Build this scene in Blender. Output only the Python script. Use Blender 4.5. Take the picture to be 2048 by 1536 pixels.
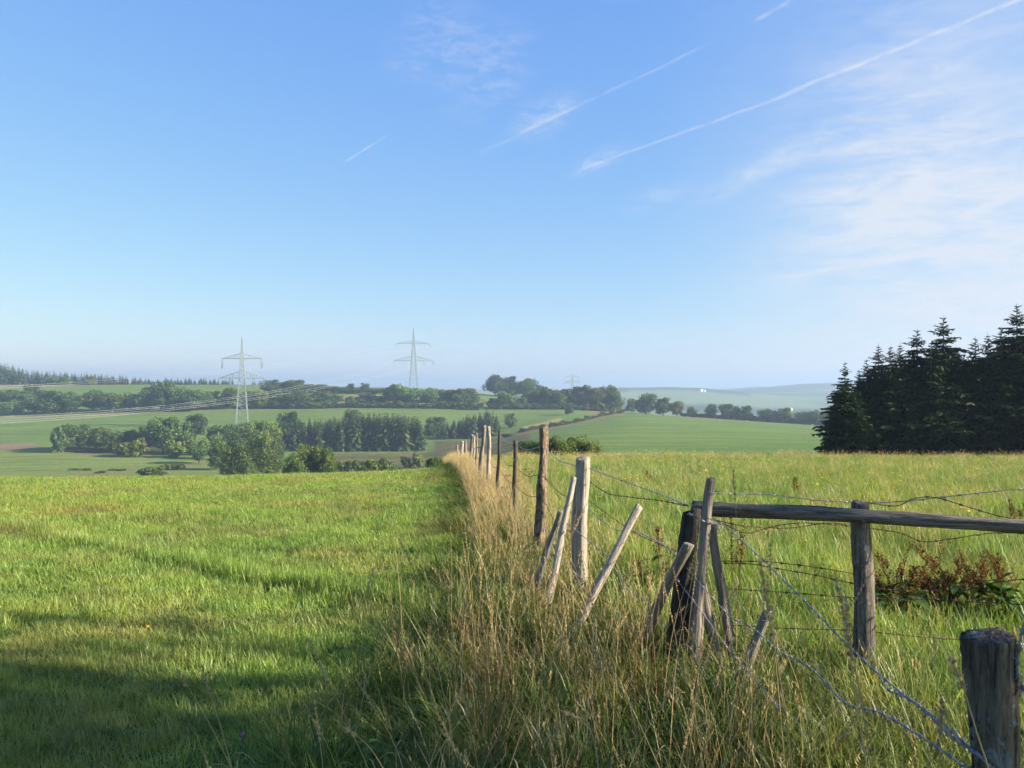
import bpy, math, random
import numpy as np
from mathutils import Vector, Matrix, Quaternion

for o in list(bpy.data.objects):
    bpy.data.objects.remove(o)
scene = bpy.context.scene
C = scene.collection
R = math.radians

# ------------------------------------------------------------------ camera
CAMZ = 1.65
F = 1700.0                      # focal length in photograph pixels (2048 wide)
cam = bpy.data.cameras.new("camera")
cam.sensor_width = 36.0
cam.lens = 36.0 * F / 2048.0
cam.clip_start = 0.05
cam.clip_end = 60000
camo = bpy.data.objects.new("camera", cam)
camo.location = (0, 0, CAMZ)
camo.rotation_euler = (R(90), 0, 0)
C.objects.link(camo)
scene.camera = camo

# ------------------------------------------------------------------ sun, sky, exposure
SUN_AZ = 103.0                  # degrees clockwise from the view direction (+Y)
SUN_EL = 23.0
world = bpy.data.worlds.new("World")
scene.world = world
world.use_nodes = True
wt = world.node_tree
wt.nodes.clear()
sun = bpy.data.lights.new("sun", 'SUN')
sun.energy = 5.0
sun.angle = R(0.55)
sun.color = (1.0, 0.89, 0.71)
suno = bpy.data.objects.new("sun", sun)
sdir = Vector((math.sin(R(SUN_AZ)) * math.cos(R(SUN_EL)), math.cos(R(SUN_AZ)) * math.cos(R(SUN_EL)), math.sin(R(SUN_EL))))
suno.rotation_euler = sdir.to_track_quat('Z', 'Y').to_euler()
suno.location = (30, -10, 40)
C.objects.link(suno)

scene.view_settings.view_transform = 'Standard'
scene.view_settings.look = 'None'
scene.view_settings.gamma = 1.0
scene.view_settings.use_curve_mapping = False
scene.view_settings.exposure = 1.5
scene.render.engine = 'CYCLES'
cy = scene.cycles
cy.max_bounces = 4
cy.use_adaptive_sampling = True
cy.adaptive_threshold = 0.025
cy.adaptive_min_samples = 12
cy.diffuse_bounces = 2
cy.glossy_bounces = 2
cy.transmission_bounces = 3
cy.transparent_max_bounces = 8
cy.volume_bounces = 1
cy.use_denoising = True
try:
    cy.denoiser = 'OPENIMAGEDENOISE'
except Exception:
    pass
cy.sample_clamp_indirect = 6.0
cy.caustics_reflective = False
cy.caustics_refractive = False


class NT:
    """small helper round a node tree"""
    def __init__(self, tree):
        self.t = tree

    def n(self, typ, **kw):
        nd = self.t.nodes.new(typ)
        for k, v in kw.items():
            setattr(nd, k, v)
        return nd

    def link(self, a, b):
        self.t.links.new(a, b)

    def put(self, sock, v):
        if isinstance(v, bpy.types.NodeSocket):
            self.t.links.new(v, sock)
        else:
            sock.default_value = v

    def math(self, op, a, b=None, c=None, clamp=False):
        nd = self.n('ShaderNodeMath', operation=op)
        nd.use_clamp = clamp
        self.put(nd.inputs[0], a)
        if b is not None:
            self.put(nd.inputs[1], b)
        if c is not None:
            self.put(nd.inputs[2], c)
        return nd.outputs[0]

    def dot(self, v, w):
        nd = self.n('ShaderNodeVectorMath', operation='DOT_PRODUCT')
        self.put(nd.inputs[0], v)
        self.put(nd.inputs[1], w)
        return nd.outputs['Value']

    def step(self, v, a, b, lo=0.0, hi=1.0):
        nd = self.n('ShaderNodeMapRange', interpolation_type='SMOOTHSTEP')
        self.put(nd.inputs['Value'], v)
        nd.inputs['From Min'].default_value = a
        nd.inputs['From Max'].default_value = b
        nd.inputs['To Min'].default_value = lo
        nd.inputs['To Max'].default_value = hi
        return nd.outputs['Result']

    def mixc(self, f, a, b, blend='MIX'):
        nd = self.n('ShaderNodeMix', data_type='RGBA', blend_type=blend)
        self.put(nd.inputs[0], f)
        for s, v in ((nd.inputs[6], a), (nd.inputs[7], b)):
            if not isinstance(v, bpy.types.NodeSocket) and len(v) == 3:
                v = (*v, 1)
            self.put(s, v)
        return nd.outputs[2]

    def noise(self, vec, scale, detail=3, rough=0.55, dist=0.0):
        nd = self.n('ShaderNodeTexNoise')
        if vec is not None:
            self.put(nd.inputs['Vector'], vec)
        nd.inputs['Scale'].default_value = scale
        nd.inputs['Detail'].default_value = detail
        nd.inputs['Roughness'].default_value = rough
        nd.inputs['Distortion'].default_value = dist
        return nd.outputs['Fac']

    def mapping(self, vec, scale=(1, 1, 1), rot=(0, 0, 0), loc=(0, 0, 0)):
        nd = self.n('ShaderNodeMapping')
        self.put(nd.inputs['Vector'], vec)
        nd.inputs['Scale'].default_value = scale
        nd.inputs['Rotation'].default_value = rot
        nd.inputs['Location'].default_value = loc
        return nd.outputs['Vector']


# ---- world: Nishita sky with thin cirrus and condensation trails, all laid out by direction
w = NT(wt)
world.cycles.sampling_method = 'MANUAL'
world.cycles.sample_map_resolution = 256
sky = w.n('ShaderNodeTexSky', sky_type='NISHITA')
sky.sun_disc = False
sky.sun_elevation = R(SUN_EL)
sky.sun_rotation = R(SUN_AZ)
sky.altitude = 450
sky.air_density = 1.0
sky.dust_density = 0.6
sky.ozone_density = 3.0
skyc = sky.outputs[0]
tc = w.n('ShaderNodeTexCoord')
dvec = tc.outputs['Generated']
nrm = w.n('ShaderNodeVectorMath', operation='NORMALIZE')
w.link(dvec, nrm.inputs[0])
D = nrm.outputs[0]


def pdir(px, py):
    return Vector(((px - 1024) / F, 1.0, (768 - py) / F)).normalized()


# coordinates on the high cloud layer: direction divided by its height
sep = w.n('ShaderNodeSeparateXYZ')
w.link(D, sep.inputs[0])
zc = w.math('MAXIMUM', sep.outputs[2], 0.03)
comb = w.n('ShaderNodeCombineXYZ')
w.link(w.math('DIVIDE', sep.outputs[0], zc), comb.inputs[0])
w.link(w.math('DIVIDE', sep.outputs[1], zc), comb.inputs[1])
PL = comb.outputs[0]
# fibres run the way the trails run
wisp_a = w.noise(w.mapping(PL, scale=(0.9, 3.4, 1), rot=(0, 0, R(22))), 1.1, 7, 0.62, 0.6)
wisp_b = w.noise(w.mapping(D, scale=(5, 5, 26), rot=(0, R(14), 0)), 1.6, 6, 0.62, 0.8)
wisp_c = w.noise(w.mapping(D, scale=(16, 16, 40), rot=(0, R(25), 0)), 2.2, 6, 0.7, 0.5)
fibre = w.math('ADD', w.math('MULTIPLY', wisp_b, 0.7), w.math('MULTIPLY', wisp_c, 0.3))
total = None


def add_cloud(v):
    global total
    total = v if total is None else w.math('ADD', total, v)


# broad veil of cirrus towards the sun (right), all heights
veil_pos = w.step(sep.outputs[0], 0.12, 0.52)
low = w.step(sep.outputs[2], 0.44, 0.08, 0.36, 1.0)
veil = w.math('MULTIPLY', w.math('MULTIPLY', veil_pos, low), w.step(fibre, 0.30, 0.70, 0.55, 1.0))
add_cloud(w.math('MULTIPLY', veil, 0.82))


def patch(px, py, rx, ry, ang, amt, nlo=0.42, nhi=0.72, tex=None):
    """soft elliptical cirrus patch about a direction; rx, ry in radians"""
    c = pdir(px, py)
    right = Vector((0, 0, 1)).cross(c).normalized() * -1
    up = right.cross(c).normalized()
    if up.z < 0:
        up = -up
    a = right * math.cos(ang) + up * math.sin(ang)
    b = -right * math.sin(ang) + up * math.cos(ang)
    da = w.math('DIVIDE', w.dot(D, tuple(a)), rx)
    db = w.math('DIVIDE', w.dot(D, tuple(b)), ry)
    front = w.math('GREATER_THAN', w.dot(D, tuple(c)), 0.0)
    q = w.math('SQRT', w.math('ADD', w.math('MULTIPLY', da, da), w.math('MULTIPLY', db, db)))
    m = w.step(q, 1.0, 0.1)
    nz = w.step(tex if tex is not None else wisp_c, nlo, nhi)
    add_cloud(w.math('MULTIPLY', w.math('MULTIPLY', m, front), w.math('MULTIPLY', nz, amt)))


patch(865, 75, 0.085, 0.055, R(48), 0.34, 0.36, 0.78)
patch(975, 140, 0.085, 0.060, R(42), 0.36, 0.36, 0.78)
patch(1090, 232, 0.060, 0.030, R(28), 0.42, 0.34, 0.74)
patch(1195, 320, 0.055, 0.018, R(22), 0.36, 0.34, 0.70)
patch(1520, 340, 0.130, 0.020, R(24), 0.30, 0.34, 0.70)
patch(1790, 270, 0.21, 0.15, R(75), 0.44, 0.30, 0.76, fibre)
patch(1830, 430, 0.22, 0.13, R(15), 0.40, 0.30, 0.76, fibre)
patch(1990, 620, 0.30, 0.13, R(8), 0.42, 0.26, 0.72, fibre)

trail_noise = w.noise(w.mapping(D, scale=(42, 42, 42)), 1.5, 5, 0.65)
wob = w.math('MULTIPLY', w.math('SUBTRACT', w.noise(w.mapping(D, scale=(22, 22, 22)), 1.0, 2, 0.5), 0.5), 0.0045)


def trail(p0, p1, width, amt, fade=0.25, nlo=0.3, nhi=0.6):
    d0, d1 = pdir(*p0), pdir(*p1)
    nvec = d0.cross(d1).normalized()
    t = (d1 - d0)
    L = t.length
    t.normalize()
    dist = w.math('ADD', w.dot(D, tuple(nvec)), wob)
    e = w.math('DIVIDE', dist, width)
    g = w.math('POWER', 2.718, w.math('MULTIPLY', w.math('MULTIPLY', e, e), -1.0))
    s = w.math('SUBTRACT', w.dot(D, tuple(t)), d0.dot(t))
    m = w.math('MULTIPLY', w.step(s, 0.0, fade * L), w.step(s, L, (1 - fade) * L))
    front = w.math('GREATER_THAN', w.dot(D, tuple(d0)), 0.3)
    add_cloud(w.math('MULTIPLY', w.math('MULTIPLY', w.math('MULTIPLY', g, m), front),
                     w.math('MULTIPLY', w.step(trail_noise, nlo, nhi, 0.25, 1.0), amt)))


trail((1130, 350), (1620, 174), 0.0015, 0.32, 0.12)
trail((1520, 208), (2160, -50), 0.0018, 0.44, 0.18)
trail((1025, 273), (1170, 207), 0.0019, 0.34, 0.25)
trail((1120, 228), (1440, 78), 0.0015, 0.25, 0.25)
trail((940, 314), (1050, 266), 0.0020, 0.20, 0.35)
trail((1500, 48), (1590, -4), 0.0022, 0.36, 0.3)
trail((680, 330), (780, 268), 0.0010, 0.55, 0.25)
trail((1490, 566), (1940, 496), 0.0026, 0.36, 0.22)
trail((1900, 445), (2100, 360), 0.0040, 0.40, 0.3)
trail((1420, 372), (1660, 290), 0.0085, 0.20, 0.4)
patch(1320, 392, 0.060, 0.020, R(18), 0.26, 0.34, 0.70)

cover = w.math('MINIMUM', total, 0.92)
# the camera's soft shoulder: each channel of the sky is compressed
sc_ = w.n('ShaderNodeSeparateColor')
w.link(skyc, sc_.inputs[0])
cc_ = w.n('ShaderNodeCombineColor')
for i, (k, g) in enumerate(((0.811, 0.84), (1.195, 0.65), (2.935, 0.20))):
    w.link(w.math('MULTIPLY', w.math('POWER', sc_.outputs[i], g), k), cc_.inputs[i])
CLOUD_COL = (3.25, 3.45, 3.85)
wcol = w.mixc(cover, cc_.outputs[0], CLOUD_COL)
bg = w.n('ShaderNodeBackground')
w.link(wcol, bg.inputs['Color'])
bg.inputs['Strength'].default_value = 0.085
wo = w.n('ShaderNodeOutputWorld')
w.link(bg.outputs[0], wo.inputs['Surface'])

# ------------------------------------------------------------------ helpers
rng = np.random.default_rng(7)


def P(px, py, Y):
    """a photograph pixel at depth Y as a world point"""
    return Vector(((px - 1024) / F * Y, Y, CAMZ - (py - 768) / F * Y))


def tag(o, label=None, cat=None, group=None, kind=None):
    if label:
        o["label"] = label
    if cat:
        o["category"] = cat
    if group:
        o["group"] = group
    if kind:
        o["kind"] = kind
    return o


def mesh_from(name, verts, faces, mats, attrs=None, smooth=False, midx=None):
    """faces: array (n,3)/(n,4) or list of such arrays"""
    me = bpy.data.meshes.new(name)
    verts = np.asarray(verts, dtype=np.float32)
    if not isinstance(faces, list):
        faces = [faces]
    faces = [np.asarray(f, dtype=np.int32) for f in faces if len(f)]
    loops = np.concatenate([f.ravel() for f in faces])
    counts = np.concatenate([np.full(len(f), f.shape[1], dtype=np.int32) for f in faces])
    starts = np.concatenate([[0], np.cumsum(counts)[:-1]]).astype(np.int32)
    me.vertices.add(len(verts))
    me.vertices.foreach_set("co", verts.ravel())
    me.loops.add(len(loops))
    me.loops.foreach_set("vertex_index", loops)
    me.polygons.add(len(counts))
    me.polygons.foreach_set("loop_start", starts)
    me.polygons.foreach_set("loop_total", counts)
    if smooth:
        me.polygons.foreach_set("use_smooth", np.ones(len(counts), dtype=bool))
    for m in (mats if isinstance(mats, (list, tuple)) else [mats]):
        me.materials.append(m)
    if midx is not None:
        me.polygons.foreach_set("material_index", np.asarray(midx, dtype=np.int32))
    me.update(calc_edges=True)
    me.validate()
    for k, v in (attrs or {}).items():
        v = np.asarray(v, dtype=np.float32)
        if v.ndim == 1:
            a = me.attributes.new(k, 'FLOAT', 'POINT')
            a.data.foreach_set("value", v)
        else:
            a = me.attributes.new(k, 'FLOAT_COLOR', 'POINT')
            a.data.foreach_set("color", v.ravel())
    return me


def link_obj(name, data, parent=None, loc=None, rot=None, scale=None):
    o = bpy.data.objects.new(name, data)
    C.objects.link(o)
    if parent is not None:
        o.parent = parent
    if loc is not None:
        o.location = loc
    if rot is not None:
        o.rotation_euler = rot
    if scale is not None:
        o.scale = scale
    return o


class MB:
    """collects geometry of one mesh"""
    def __init__(self):
        self.v, self.q, self.t, self.a = [], [], [], []
        self.n = 0

    def add(self, verts, quads=None, tris=None, tint=0.5):
        verts = np.asarray(verts, dtype=np.float32).reshape(-1, 3)
        if quads is not None and len(quads):
            self.q.append(np.asarray(quads, dtype=np.int32) + self.n)
        if tris is not None and len(tris):
            self.t.append(np.asarray(tris, dtype=np.int32) + self.n)
        self.v.append(verts)
        tint = np.asarray(tint, dtype=np.float32)
        self.a.append(np.full(len(verts), float(tint), dtype=np.float32) if tint.ndim == 0 else tint)
        self.n += len(verts)

    def tube(self, pts, rad, sides=6, tint=0.5, cap=True):
        pts = [Vector(p) for p in pts]
        m = len(pts)
        rad = [rad] * m if np.isscalar(rad) else list(rad)
        out = []
        t0 = (pts[1] - pts[0]).normalized()
        up = Vector((0, 0, 1)) if abs(t0.z) < 0.9 else Vector((1, 0, 0))
        nx = t0.cross(up).normalized()
        for i in range(m):
            t = (pts[min(i + 1, m - 1)] - pts[max(i - 1, 0)])
            if t.length < 1e-9:
                t = t0
            t = t.normalized()
            nx = (nx - t * nx.dot(t))
            nx = nx.normalized() if nx.length > 1e-6 else t.orthogonal().normalized()
            ny = t.cross(nx)
            for k in range(sides):
                a = 2 * math.pi * k / sides
                out.append(pts[i] + nx * (math.cos(a) * rad[i]) + ny * (math.sin(a) * rad[i]))
        q = []
        for i in range(m - 1):
            for k in range(sides):
                k2 = (k + 1) % sides
                q.append((i * sides + k, i * sides + k2, (i + 1) * sides + k2, (i + 1) * sides + k))
        tr = []
        if cap:
            out.append(pts[-1])
            c = len(out) - 1
            for k in range(sides):
                tr.append(((m - 1) * sides + k, (m - 1) * sides + (k + 1) % sides, c))
        self.add([tuple(p) for p in out], q, tr, tint)

    def bar(self, a, b, th, tint=0.5):
        self.tube([a, b], th * 0.6, 4, tint, cap=False)

    def box(self, c, s, tint=0.5):
        x, y, z = c
        a, b, d = s[0] / 2, s[1] / 2, s[2] / 2
        v = [(x + i * a, y + j * b, z + k * d) for k in (-1, 1) for j in (-1, 1) for i in (-1, 1)]
        q = [(0, 2, 3, 1), (4, 5, 7, 6), (0, 1, 5, 4), (2, 6, 7, 3), (0, 4, 6, 2), (1, 3, 7, 5)]
        self.add(v, q, None, tint)

    def mesh(self, name, mat, smooth=False):
        f = []
        if self.q:
            f.append(np.concatenate(self.q))
        if self.t:
            f.append(np.concatenate(self.t))
        return mesh_from(name, np.concatenate(self.v), f, mat, {"tint": np.concatenate(self.a)}, smooth)


# ------------------------------------------------------------------ materials
def new_mat(name):
    m = bpy.data.materials.new(name)
    m.use_nodes = True
    m.node_tree.nodes.clear()
    return m, NT(m.node_tree)


def out_surface(t, sh):
    o = t.n('ShaderNodeOutputMaterial')
    t.link(sh, o.inputs['Surface'])
    return o


def foliage_mat(name, dark, light, translucent=0.35, objcol=True, gloss=0.06, rough=0.45, noise_scale=None, alt=None, alt_amt=0.0, alt_scale=0.35, tipc=None):
    """leaf or blade: 'tint' varies by leaf, the world position by patch, the object's colour by plant"""
    m, t = new_mat(name)
    at = t.n('ShaderNodeAttribute', attribute_name='tint')
    col = t.mixc(at.outputs['Fac'], dark, light)
    geo = t.n('ShaderNodeNewGeometry')
    oi = t.n('ShaderNodeObjectInfo')
    if alt is not None:
        nz = t.noise(geo.outputs['Position'], alt_scale, 4, 0.6)
        f = t.math('MULTIPLY', t.step(nz, 0.42, 0.66), alt_amt)
        f2 = t.math('MULTIPLY', t.math('POWER', oi.outputs['Random'], 2.5), alt_amt * 0.6)
        col = t.mixc(t.math('ADD', f, f2, clamp=True), col, alt)
        nz2 = t.noise(geo.outputs['Position'], 1.9, 4, 0.65)
        nz3 = t.noise(geo.outputs['Position'], 0.17, 2, 0.5)
        col = t.mixc(1.0, col, t.mixc(t.step(nz2, 0.3, 0.7), (0.74, 0.80, 0.82), (1.20, 1.17, 1.08)), 'MULTIPLY')
        col = t.mixc(1.0, col, t.mixc(t.step(nz3, 0.35, 0.65), (0.92, 0.98, 0.98), (1.10, 1.04, 1.0)), 'MULTIPLY')
    if tipc is not None:
        at2 = t.n('ShaderNodeAttribute', attribute_name='along')
        col = t.mixc(t.step(at2.outputs['Fac'], 0.45, 1.0), col, tipc)
    if objcol:
        col = t.mixc(1.0, col, oi.outputs['Color'], 'MULTIPLY')
    vary = t.math('MULTIPLY_ADD', oi.outputs['Random'], 0.35, 0.82)
    mul = t.n('ShaderNodeVectorMath', operation='SCALE')
    t.link(col, mul.inputs[0])
    t.link(vary, mul.inputs['Scale'])
    col = mul.outputs[0]
    di = t.n('ShaderNodeBsdfDiffuse')
    t.link(col, di.inputs['Color'])
    tr = t.n('ShaderNodeBsdfTranslucent')
    warm = t.mixc(1.0, col, (1.15, 1.05, 0.55), 'MULTIPLY')
    t.link(warm, tr.inputs['Color'])
    mx = t.n('ShaderNodeMixShader')
    mx.inputs[0].default_value = translucent
    t.link(di.outputs[0], mx.inputs[1])
    t.link(tr.outputs[0], mx.inputs[2])
    sh = mx.outputs[0]
    if gloss > 0:
        gl = t.n('ShaderNodeBsdfGlossy')
        gl.inputs['Roughness'].default_value = rough
        gl.inputs['Color'].default_value = (0.9, 0.95, 1, 1)
        m2 = t.n('ShaderNodeMixShader')
        m2.inputs[0].default_value = gloss
        t.link(sh, m2.inputs[1])
        t.link(gl.outputs[0], m2.inputs[2])
        sh = m2.outputs[0]
    out_surface(t, sh)
    return m


def plain_mat(name, col, rough=0.8, metal=0.0, var=0.15, scale=8.0, bump=0.0):
    m, t = new_mat(name)
    b = t.n('ShaderNodeBsdfPrincipled')
    tcn = t.n('ShaderNodeTexCoord')
    nz = t.noise(tcn.outputs['Object'], scale, 4, 0.6)
    lo = tuple(c * (1 - var) for c in col)
    hi = tuple(min(1, c * (1 + var)) for c in col)
    t.link(t.mixc(t.step(nz, 0.3, 0.7), lo, hi), b.inputs['Base Color'])
    b.inputs['Roughness'].default_value = rough
    b.inputs['Metallic'].default_value = metal
    if bump:
        bm = t.n('ShaderNodeBump')
        bm.inputs['Strength'].default_value = bump
        t.link(nz, bm.inputs['Height'])
        t.link(bm.outputs[0], b.inputs['Normal'])
    out_surface(t, b.outputs[0])
    return m


def wood_mat(name, light, dark, stain=0.5, lichen=0.0, bark=False, lichen_col=(0.42, 0.47, 0.40)):
    m, t = new_mat(name)
    b = t.n('ShaderNodeBsdfPrincipled')
    tcn = t.n('ShaderNodeTexCoord')
    oc = tcn.outputs['Object']
    grain = t.noise(t.mapping(oc, scale=(38, 38, 2.2)), 1.6, 5, 0.65, 0.3)
    big = t.noise(t.mapping(oc, scale=(7, 7, 1.6)), 1.2, 4, 0.6)
    fine = t.noise(t.mapping(oc, scale=(120, 120, 14)), 1.0, 3, 0.6)
    col = t.mixc(t.step(grain, 0.30, 0.68), dark, light)
    col = t.mixc(t.math('MULTIPLY', t.step(big, 0.42, 0.70), stain), col, tuple(c * 0.5 for c in dark))
    crack = t.step(grain, 0.36, 0.29)
    col = t.mixc(t.math('MULTIPLY', crack, 0.8), col, tuple(c * 0.25 for c in dark))
    col = t.mixc(t.math('MULTIPLY', t.step(fine, 0.4, 0.75), 0.25), col, tuple(min(1, c * 1.35) for c in light))
    hgt = t.math('ADD', grain, t.math('MULTIPLY', fine, 0.35))
    if bark:
        flake = t.noise(t.mapping(oc, scale=(26, 26, 9)), 1.5, 5, 0.7, 0.6)
        col = t.mixc(t.step(flake, 0.52, 0.58), col, (0.055, 0.048, 0.036))
        hgt = t.math('ADD', hgt, t.math('MULTIPLY', flake, 1.6))
    if lichen > 0:
        lb = t.noise(t.mapping(oc, scale=(1, 1, 0.75)), 8.5, 6, 0.72)
        ln = t.noise(t.mapping(oc, scale=(1, 1, 0.4)), 62, 3, 0.6)
        thr = 0.665 - 0.10 * lichen
        crust = t.math('MULTIPLY', t.step(lb, thr, thr + 0.035), t.step(ln, 0.30, 0.55, 0.35, 1.0))
        fleck = t.math('MULTIPLY', t.step(ln, 0.64, 0.69), 0.55 * lichen)
        lc = t.mixc(ln, tuple(c * 0.62 for c in lichen_col), lichen_col)
        col = t.mixc(t.math('MULTIPLY', t.math('MAXIMUM', crust, fleck), 0.85), col, lc)
        hgt = t.math('ADD', hgt, t.math('MULTIPLY', crust, 0.25))
    t.link(col, b.inputs['Base Color'])
    b.inputs['Roughness'].default_value = 0.88
    b.inputs['Specular IOR Level'].default_value = 0.25
    bm = t.n('ShaderNodeBump')
    bm.inputs['Strength'].default_value = 1.0
    bm.inputs['Distance'].default_value = 0.02
    t.link(hgt, bm.inputs['Height'])
    t.link(bm.outputs[0], b.inputs['Normal'])
    out_surface(t, b.outputs[0])
    return m


M = {}
M['leaf'] = foliage_mat('leaf', (0.036, 0.074, 0.018), (0.130, 0.195, 0.046), 0.34, gloss=0.015)
M['needle'] = foliage_mat('needle', (0.020, 0.044, 0.014), (0.072, 0.110, 0.030), 0.20, gloss=0.015)
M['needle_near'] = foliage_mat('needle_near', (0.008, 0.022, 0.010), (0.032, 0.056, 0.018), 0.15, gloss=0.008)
M['bark'] = plain_mat('bark', (0.075, 0.058, 0.042), 0.95, 0, 0.4, 6, 0.5)
M['pasture'] = foliage_mat('pasture_blade', (0.140, 0.255, 0.036), (0.340, 0.450, 0.110), 0.44, objcol=False, gloss=0.018, rough=0.4,
                           alt=(0.330, 0.285, 0.110), alt_amt=0.55, alt_scale=0.6)
M['meadow'] = foliage_mat('meadow_blade', (0.095, 0.200, 0.030), (0.285, 0.400, 0.100), 0.44, objcol=False, gloss=0.018, rough=0.4,
                          alt=(0.410, 0.370, 0.135), alt_amt=0.44, alt_scale=0.30)
M['under'] = foliage_mat('undergrowth_blade', (0.040, 0.092, 0.015), (0.120, 0.185, 0.036), 0.36, objcol=False, gloss=0.015, rough=0.4,
                         alt=(0.26, 0.20, 0.07), alt_amt=0.45, alt_scale=1.3)
M['straw'] = foliage_mat('straw', (0.310, 0.230, 0.100), (0.600, 0.475, 0.245), 0.28, objcol=False, gloss=0.015, rough=0.5)
M['straw_red'] = foliage_mat('russet_straw', (0.210, 0.115, 0.055), (0.380, 0.240, 0.120), 0.25, objcol=False, gloss=0.0)
M['herb'] = foliage_mat('herb_leaf', (0.045, 0.110, 0.018), (0.125, 0.215, 0.042), 0.35, gloss=0.02, rough=0.45)
M['seed'] = foliage_mat('dock_seed', (0.075, 0.038, 0.018), (0.220, 0.118, 0.050), 0.2, objcol=False, gloss=0.0)
M['petal_yellow'] = foliage_mat('yellow_petal', (0.75, 0.50, 0.02), (0.85, 0.62, 0.04), 0.3, objcol=False, gloss=0.0)
M['petal_pink'] = foliage_mat('pink_petal', (0.45, 0.16, 0.32), (0.62, 0.30, 0.48), 0.3, objcol=False, gloss=0.0)
M['umbel'] = foliage_mat('dead_umbel', (0.10, 0.055, 0.03), (0.24, 0.14, 0.08), 0.1, objcol=False, gloss=0.0)
M['steel'] = plain_mat('galvanised_steel', (0.20, 0.24, 0.23), 0.7, 0.1, 0.1, 0.5)
M['wire_zinc'] = plain_mat('zinc_wire', (0.17, 0.185, 0.215), 0.6, 0.2, 0.35, 40)
M['wire_rust'] = plain_mat('rusty_wire', (0.115, 0.062, 0.040), 0.85, 0.2, 0.45, 60)
M['cable'] = plain_mat('aluminium_cable', (0.42, 0.43, 0.42), 0.5, 0.3, 0.05, 1)
M['wood_pale'] = wood_mat('weathered_pale_wood', (0.46, 0.40, 0.32), (0.20, 0.165, 0.125), 0.35, 0.1)
M['wood_grey'] = wood_mat('weathered_grey_wood', (0.31, 0.27, 0.215), (0.105, 0.085, 0.066), 0.5, 0.15)
M['wood_dark'] = wood_mat('weathered_dark_wood', (0.16, 0.13, 0.10), (0.036, 0.030, 0.024), 0.6, 0.15)
M['wood_black'] = wood_mat('blackened_wood', (0.080, 0.066, 0.050), (0.017, 0.014, 0.012), 0.5, 0.1)
M['wood_lichen'] = wood_mat('lichened_wood', (0.24, 0.20, 0.15), (0.032, 0.027, 0.022), 0.55, 0.8, lichen_col=(0.40, 0.46, 0.43))
M['wood_old'] = wood_mat('old_lichened_wood', (0.20, 0.165, 0.12), (0.018, 0.015, 0.012), 0.7, 1.1, lichen_col=(0.22, 0.275, 0.265))
M['wood_rail'] = wood_mat('mossy_rail_wood', (0.25, 0.215, 0.165), (0.060, 0.050, 0.040), 0.5, 0.5, lichen_col=(0.32, 0.34, 0.27))
M['wood_bark'] = wood_mat('bark_wood', (0.36, 0.26, 0.17), (0.13, 0.088, 0.055), 0.3, 0.5, bark=True, lichen_col=(0.38, 0.37, 0.26))
M['wall_white'] = plain_mat('white_render', (0.66, 0.65, 0.62), 0.9, 0, 0.05, 0.3)
M['roof_grey'] = plain_mat('slate_roof', (0.12, 0.12, 0.13), 0.8, 0, 0.2, 0.4)
M['window_dark'] = plain_mat('dark_pane', (0.03, 0.035, 0.04), 0.2, 0, 0.1, 1)

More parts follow.
